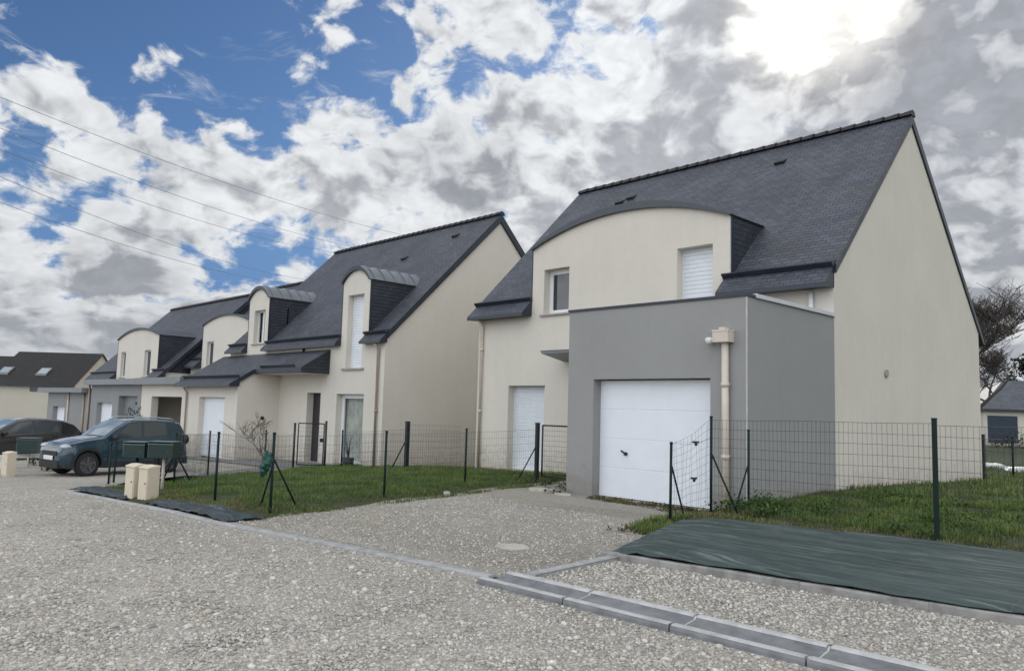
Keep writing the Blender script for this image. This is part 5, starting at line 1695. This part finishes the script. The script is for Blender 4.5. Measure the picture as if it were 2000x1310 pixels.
def bare_tree(name, label, base, H, seed, trunk_r, levels, spread, mat, upward=0.35, kids=(3, 5), first=0.28, minr=0.004):
    rr = random.Random(seed)
    t = thing(name, label, 'tree', base)
    tr = MB(); cr = MB()
    base = Vector(base)
    def branch(p, d, l, r, lev, mb):
        pts = [p]; n = 4
        dd = d.copy()
        for k in range(n):
            dd = (dd+Vector((rr.uniform(-1, 1), rr.uniform(-1, 1), rr.uniform(-.4, .9)))*0.16+Vector((0, 0, upward*.12))).normalized()
            pts.append(pts[-1]+dd*l/n)
        rs = [max(r*(1-.55*k/n), minr) for k in range(n+1)]
        mb.tube(pts, rs, 6 if lev < 2 else (4 if lev < 3 else 3), cap=False)
        if lev >= levels: return
        for k in range(rr.randint(*kids)):
            u = rr.uniform(first if lev == 0 else .2, 1.0)
            i_ = min(int(u*n), n-1); q = pts[i_].lerp(pts[i_+1], u*n-i_)
            az = rr.uniform(0, 2*math.pi)
            side = Vector((math.cos(az), math.sin(az), rr.uniform(-.1, .5)))
            nd = (dd*(1-spread)+side*spread).normalized()
            branch(q, nd, l*rr.uniform(.5, .78), max(rs[i_]*.62, minr), lev+1, cr)
    branch(base-Vector((0, 0, .2)), Vector((0, 0, 1)), H*.52, trunk_r, 0, tr)
    build('trunk', tr, mat, t)
    build('crown', cr, mat, t)
    return t
bare_tree('bare_tree', 'large leafless tree rising behind the right gable edge', (-16.9, 62.0, 0), 13.2, 12, .28, 5, .66, M['bark'], .35, (5, 7), .22, .014)
bare_tree('bare_shrub', 'spindly leafless young tree on the lawn in front of the lean-to garage wall', (-17.6, 8.9, -0.2), 2.0, 9, .018, 4, .58, M['bark2'], .25, (3, 4), .3, .003)

def leaf_tree(name, label, base, H, rad, n, leaf, col, seed, squash=1.0):
    rg = np.random.default_rng(seed)
    t = thing(name, label, 'tree', base)
    mb = MB(); b = Vector(base)
    mb.tube([b-Vector((0, 0, .3)), b+Vector((.1, 0, H*.4)), b+Vector((0, .1, H*.8))], [rad*.10, rad*.07, rad*.03], 8)
    build('trunk', mb, M['bark'], t)
    clumps = []
    for _ in range(26):
        a = rg.uniform(0, 6.28); u = rg.uniform(0, 1)
        zc = H*(.25+.7*u); rc = rad*math.sqrt(max(.05, 1-((zc/H-.5)/.55)**2))*rg.uniform(.2, .85)
        clumps.append((b.x+rc*math.cos(a), b.y+rc*math.sin(a), b.z+zc, rad*rg.uniform(.25, .45), rg.uniform(.6, 1.4)))
    per = n//len(clumps)
    Vs, Ts = [], []
    for (cx, cy, cz, cr_, tn) in clumps:
        d = rg.normal(size=(per, 3)); d /= np.linalg.norm(d, axis=1)[:, None]
        c = np.array([cx, cy, cz])+d*cr_*(rg.random(per)**.5)[:, None]
        L_ = leaf*rg.uniform(.6, 1.4, per)[:, None]
        e1 = rg.normal(size=(per, 3)); e1 /= np.linalg.norm(e1, axis=1)[:, None]
        e2 = np.cross(e1, d); e2 /= np.linalg.norm(e2, axis=1)[:, None]+1e-6
        V = np.stack([c-e1*L_*.5, c+e2*L_*.3, c+e1*L_*.5, c-e2*L_*.3], 1)
        Vs.append(V.reshape(-1, 3))
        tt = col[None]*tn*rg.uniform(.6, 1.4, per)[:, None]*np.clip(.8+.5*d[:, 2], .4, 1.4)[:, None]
        Ts.append(np.repeat(tt, 4, 0))
    V = np.concatenate(Vs); F = np.arange(len(V))
    tone_mesh('crown', V, F, 4, np.concatenate(Ts), M['blade'], parent=t)
    return t
leaf_tree('evergreen_tree', 'dark evergreen tree rounding over the bungalow roof at the right edge', (-17.0, 84.0, 0), 7.4, 3.2, 9000, .34, np.array([.020, .030, .016]), 3)
leaf_tree('evergreen_tree', 'lower dark evergreen beside the white building, left of the other evergreen', (-20.2, 86.5, 0), 6.0, 2.2, 5000, .30, np.array([.024, .034, .018]), 8)
# brown hedge in front of the bungalow
leafy('hedge', 'low brownish hedge in front of the bungalow', 'hedge', [(-13.5+k*.62*1.0, 55.5+k*.62, 1.0) for k in range(16)], 300, 1.15, .16, np.array([.06, .055, .032]), .75, None, lambda a, b: 0.0)
leafy('hedge', 'garden greenery at the foot of the far cream house', 'hedge', [(-63+k*1.1, 14.5+k*.35, 1.0+.3*math.sin(k)) for k in range(12)], 260, 1.4, .2, np.array([.03, .045, .02]), .9, None, lambda a, b: gz(a))

# ------------------------------------------------------------------ loose stones
def stones(name, label, pts, zf, smin, smax, warm=0.5):
    n = len(pts)
    ico = bmesh.new(); bmesh.ops.create_icosphere(ico, subdivisions=1, radius=1.0)
    bv = np.array([v.co[:] for v in ico.verts]); bf = np.array([[v.index for v in f.verts] for f in ico.faces]); ico.free()
    nv = len(bv)
    s = (RNG.random(n)**1.7*(smax-smin)+smin)
    sc = s[:, None]*np.stack([RNG.uniform(.7, 1.3, n), RNG.uniform(.6, 1.1, n), RNG.uniform(.4, .8, n)], 1)
    a = RNG.uniform(0, 2*np.pi, n)
    jit = 1+.42*(RNG.random((n, nv, 1))-.5)
    V = bv[None]*jit*sc[:, None, :]
    tl = RNG.uniform(-.5, .5, n)
    y_ = V[:, :, 1]*np.cos(tl)[:, None]-V[:, :, 2]*np.sin(tl)[:, None]; z_ = V[:, :, 1]*np.sin(tl)[:, None]+V[:, :, 2]*np.cos(tl)[:, None]
    V[:, :, 1] = y_; V[:, :, 2] = z_
    x = V[:, :, 0]*np.cos(a)[:, None]-V[:, :, 1]*np.sin(a)[:, None]
    y = V[:, :, 0]*np.sin(a)[:, None]+V[:, :, 1]*np.cos(a)[:, None]
    V[:, :, 0] = x+pts[:, 0:1]; V[:, :, 1] = y+pts[:, 1:2]
    zs = np.array([zf(p[0], p[1]) for p in pts])
    V[:, :, 2] += (zs+s*.15)[:, None]
    F = (bf[None]+np.arange(n)[:, None, None]*nv).reshape(-1)
    pal = np.array([[.36, .345, .32], [.44, .42, .385], [.50, .475, .43], [.55, .515, .455], [.58, .555, .51], [.63, .605, .56], [.49, .435, .36]])
    t = pal[RNG.choice(len(pal), n, p=[.16, .22, .22, .16, .12, .07, .05])]*RNG.uniform(.75, 1.15, n)[:, None]
    o = tone_mesh(name, V.reshape(-1, 3), F, 3, np.repeat(t, nv, 0), M['stone'])
    return tag(o, label, 'gravel', kind='stuff')
def view_pts(n, d0, d1, half=0.72, cond=None):
    out = []
    fwd = np.array([-math.sin(yaw), math.cos(yaw)]); rgt = np.array([math.cos(yaw), math.sin(yaw)])
    tot = 0
    while tot < n:
        d = 1/(1/d0+(1/d1-1/d0)*RNG.random(n)) ; u = RNG.uniform(-half, half, n)
        p = fwd[None]*d[:, None]+rgt[None]*(d*u)[:, None]
        p = p[cond(p)]
        out.append(p); tot += len(p)
    return np.concatenate(out)[:n]
ky = lambda p: np.interp(p[:, 0], KX, KY)
stones('gravel_stones', 'loose pale gravel stones covering the street in the foreground', view_pts(42000, 3.6, 16.0, cond=lambda p: (p[:, 1] < ky(p)-.03)), street_z, .005, .018)
stones('gravel_stones', 'larger loose stones lying on the street gravel', view_pts(2200, 3.8, 14.0, cond=lambda p: (p[:, 1] < ky(p)-.03)), street_z, .015, .034)
vp = scatter([(-5.05, 5.24), (2.0, 5.49), (2.0, 7.42), (-5.12, 6.52)], 13000)
stones('gravel_stones', 'loose pale gravel stones on the verge between gutter and back kerb', vp, verge_z, .007, .021)
vd_ = scatter([(-5.25, 5.15), (-5.3, 6.6), (-6.1, 9.0), (-10.6, 9.6), (-9.9, 4.6), (-7.2, 4.95)], 8000)
stones('gravel_stones', 'scattered gravel stones on the central driveway', vd_, drive_z, .006, .018)

# ------------------------------------------------------------------ overhead cables
cgp = 'overhead power cables crossing the sky at upper left'
A0 = [(-34.82, 5.77, 13.05), (-34.88, 5.87, 11.86), (-34.92, 5.94, 11.04), (-34.97, 6.03, 9.99), (-35.02, 6.12, 9.00)]
B0 = [(-47.52, 35.77, 14.56), (-50.06, 33.3, 13.51), (-52.27, 31.03, 13.34), (-54.03, 29.51, 11.19), (-54.05, 29.55, 10.75)]
cl = ['topmost', 'second from the top', 'third, middle one', 'fourth from the top', 'lowest']
for k in range(5):
    a, b = Vector(A0[k]), Vector(B0[k])
    d = b-a
    s0 = a-d*0.35; s1 = b+d*0.5
    pts = []
    Lr = 1.85
    for q in range(41):
        u = -0.35+Lr*q/40
        p = a+d*u
        p.z -= 0.55*(1-((u-.5)/.5)**2)
        pts.append(p)
    mb = MB(); mb.tube(pts, 0.011, 5, cap=False)
    tag(build('power_cable', mb, M['cable'], loc=tuple(a)), 'thin overhead power cable, %s of five at upper left' % cl[k], 'cable', cgp)

# ------------------------------------------------------------------ world: sky with broken clouds
sun_dir = Vector((-0.3388, 0.8262, 0.4502)).normalized()
wd = bpy.data.worlds.new('World'); S.world = wd; wd.use_nodes = True
nt = NT(wd.node_tree)
for n_ in list(nt.n): nt.n.remove(n_)
out = nt.n.new('ShaderNodeOutputWorld'); bg = nt.n.new('ShaderNodeBackground')
nt.t.links.new(bg.outputs[0], out.inputs[0])
tc = nt.n.new('ShaderNodeTexCoord')
D = nt.vmath('NORMALIZE', tc.outputs['Generated'])
sky = nt.n.new('ShaderNodeTexSky')
sky.sky_type = 'NISHITA'; sky.sun_disc = False
sky.sun_elevation = math.asin(sun_dir.z); sky.sun_rotation = math.atan2(sun_dir.x, sun_dir.y)
sky.air_density = 1.0; sky.dust_density = 0.6; sky.ozone_density = 1.5
skyc = nt.mix(1.0, sky.outputs[0], (0.085, 0.085, 0.085, 1), 'MULTIPLY')
sep = nt.n.new('ShaderNodeSeparateXYZ'); nt.set(sep, 0, D)
zpos = nt.math('MAXIMUM', sep.outputs[2], 0.0)
zmap = nt.math('ADD', nt.math('MULTIPLY', zpos, 1.25), nt.math('MULTIPLY', nt.math('DIVIDE', zpos, nt.math('ADD', zpos, 0.12)), 0.30))
P2 = nt.node('ShaderNodeCombineXYZ', inp={0: sep.outputs[0], 1: sep.outputs[1], 2: zmap}).outputs[0]
def blob(c, r0, r1):
    dp_ = nt.vmath('DOT_PRODUCT', D, Vector(c).normalized(), out='Value')
    return nt.smooth(dp_, math.cos(R(r1)), math.cos(R(r0)))
def total(lst):
    acc = None
    for c, r0, r1, amt in lst:
        v = nt.math('MULTIPLY', blob(c, r0, r1), amt)
        acc = v if acc is None else nt.math('ADD', acc, v)
    return acc
clear = total([((-0.9023, 0.1883, 0.3878), 3, 17, .13), ((-0.8733, 0.3104, 0.3756), 1, 10, .11), ((-0.8050, 0.4307, 0.4079), 1, 9, .14), ((-0.7089, 0.5442, 0.4487), 0, 9, .11),
    ((-0.5808, 0.6758, 0.4538), 0, 8, .17), ((-0.6600, 0.6050, 0.4380), 0, 6, .08), ((-0.8600, 0.3855, 0.3343), 0, 5, .07), ((-0.9469, 0.2260, 0.2287), 0, 5, .17), ((-0.9044, 0.3837, 0.1865), 0, 5, .14), ((-0.8622, 0.4769, 0.1707), 0, 5, .14), ((-0.96, 0.1, 0.42), 5, 20, .10),
    ((-0.6456, 0.6014, 0.4706), 0, 4, -.14), ((-0.7931, 0.4364, 0.4249), 0, 2.5, -.03), ((-0.9278, 0.1999, 0.3150), 0, 9, -.12), ((-0.9033, 0.2627, 0.3392), 0, 4, -.04), ((-0.8473, 0.3167, 0.4263), 0, 4, -.06),
    ((-0.3544, 0.8607, 0.3655), 6, 24, -.075), ((-0.6221, 0.7084, 0.3334), 5, 16, -.07), ((-0.9699, 0.2083, 0.0863), 2, 12, -.08), ((-0.9123, 0.3032, 0.2754), 2, 8, -.10), ((-0.835, 0.45, 0.28), 2, 9, -.07), ((-0.95, 0.19, 0.25), 1, 8, -.08), ((-0.90, 0.36, 0.20), 2, 8, -.03)])
darkb = total([((-0.3144, 0.8750, 0.3680), 1, 6.5, .42), ((-0.2330, 0.8945, 0.3815), 1, 9, .48), ((-0.4423, 0.8342, 0.3335), 0, 5, .22), ((-0.2316, 0.9335, 0.2736), 0, 4, .12), ((-0.2401, 0.9555, 0.1712), 1, 6, .35),
    ((-0.7184, 0.6242, 0.3070), 0, 5, .25), ((-0.9569, 0.2753, 0.0921), 2, 10, .28), ((-0.9099, 0.4051, 0.0899), 1, 8, .15), ((-0.7746, 0.5460, 0.3193), 0, 5, .15), ((-0.9123, 0.3032, 0.2754), 0, 5, .15)])
warp = nt.vmath('SCALE', nt.vmath('SUBTRACT', nt.noise(P2, 7.0, 2, 0.6, out=1), (0.5, 0.5, 0.5)), 0.075)
Pw = nt.vmath('ADD', P2, warp)
NS = 15.0
n1 = nt.noise(Pw, NS, 6, 0.56)
sunP = Vector((sun_dir.x, sun_dir.y, sun_dir.z+.4)).normalized()
n2 = nt.noise(nt.vmath('ADD', Pw, tuple(sunP*0.020)), NS, 4, 0.5)
n3 = nt.noise(Pw, 3.6, 2, 0.5)
dens = nt.math('SUBTRACT', nt.math('ADD', nt.math('MULTIPLY', n1, 0.80), nt.math('MULTIPLY', n3, 0.30)), clear)
alpha = nt.smooth(dens, 0.40, 0.505)
mpw = nt.node('ShaderNodeMapping', inp={'Vector': Pw, 'Scale': (1.0, 1.0, 2.6), 'Rotation': (0.25, 0.0, 0.0)})
wisp = nt.noise(mpw.outputs[0], 6.0, 5, 0.68, 0.6)
wispa = nt.smooth(wisp, 0.53, 0.74, 0.0, 0.62)
alpha = nt.math('MAXIMUM', alpha, wispa)
thick = nt.smooth(nt.math('ADD', nt.math('SUBTRACT', dens, 0.50), nt.math('MULTIPLY', nt.math('SUBTRACT', n2, n1), 1.25)), 0.005, 0.265)
thick = nt.math('ADD', nt.math('MULTIPLY', thick, 0.85), nt.math('MULTIPLY', darkb, nt.smooth(dens, 0.42, 0.60, 0.2, 1.0)), clamp=True)
fine = nt.smooth(nt.noise(Pw, 36.0, 2, 0.6), 0.3, 0.7, 0.92, 1.08)
glow = blob(sun_dir, 0, 26)
gdir = (-0.3560, 0.8120, 0.4625)
glow2 = blob(gdir, 0, 8)
glow3 = blob(gdir, 0.5, 6.2)
thick = nt.math('SUBTRACT', thick, nt.math('MULTIPLY', glow3, 0.55), clamp=True)
cloud = nt.mix(thick, (0.80, 0.82, 0.84, 1), (0.345, 0.362, 0.40, 1))
cloud = nt.mix(1.0, cloud, fine, 'MULTIPLY')
lit = nt.math('ADD', 1.0, nt.math('ADD', nt.math('MULTIPLY', glow, 0.12), nt.math('ADD', nt.math('MULTIPLY', glow3, 0.30), nt.math('MULTIPLY', nt.math('MULTIPLY', glow2, nt.math('SUBTRACT', 1.0, nt.math('MULTIPLY', thick, 0.85))), 0.4))))
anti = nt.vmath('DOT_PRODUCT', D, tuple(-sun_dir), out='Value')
front = nt.smooth(anti, -0.5, 0.45, 0.0, 1.0)  # added fill: unseen clouds away from the sun brightened to light the facades
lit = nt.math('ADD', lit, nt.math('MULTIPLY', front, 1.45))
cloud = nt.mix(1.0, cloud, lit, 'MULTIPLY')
cloud = nt.mix(nt.math('MULTIPLY', glow2, 0.6), cloud, nt.mix(1.0, cloud, (1.10, 1.0, 0.85, 1), 'MULTIPLY'))
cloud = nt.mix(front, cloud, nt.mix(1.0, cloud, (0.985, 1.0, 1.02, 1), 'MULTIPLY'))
skyc = nt.mix(1.0, skyc, (0.49, 0.68, 0.93, 1), 'MULTIPLY')
skyc = nt.mix(nt.smooth(sep.outputs[2], 0.08, 0.32, 0.9, 0.0), skyc, (0.13, 0.25, 0.50, 1))
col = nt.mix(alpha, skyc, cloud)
# haze toward the horizon
hz_ = nt.smooth(sep.outputs[2], 0.0, 0.12, 0.55, 0.0)
col = nt.mix(hz_, col, (0.34, 0.37, 0.42, 1))
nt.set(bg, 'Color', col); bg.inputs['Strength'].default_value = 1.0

sl = bpy.data.lights.new('sun', 'SUN'); sl.energy = 1.0; sl.angle = R(12); sl.color = (1.0, 0.95, 0.88)
so = bpy.data.objects.new('sun', sl); COL.objects.link(so)
so.rotation_euler = sun_dir.to_track_quat('Z', 'Y').to_euler()

S.view_settings.view_transform = 'Standard'
S.view_settings.look = 'None'
S.view_settings.exposure = 0
S.view_settings.gamma = 1
S.render.engine = 'CYCLES'
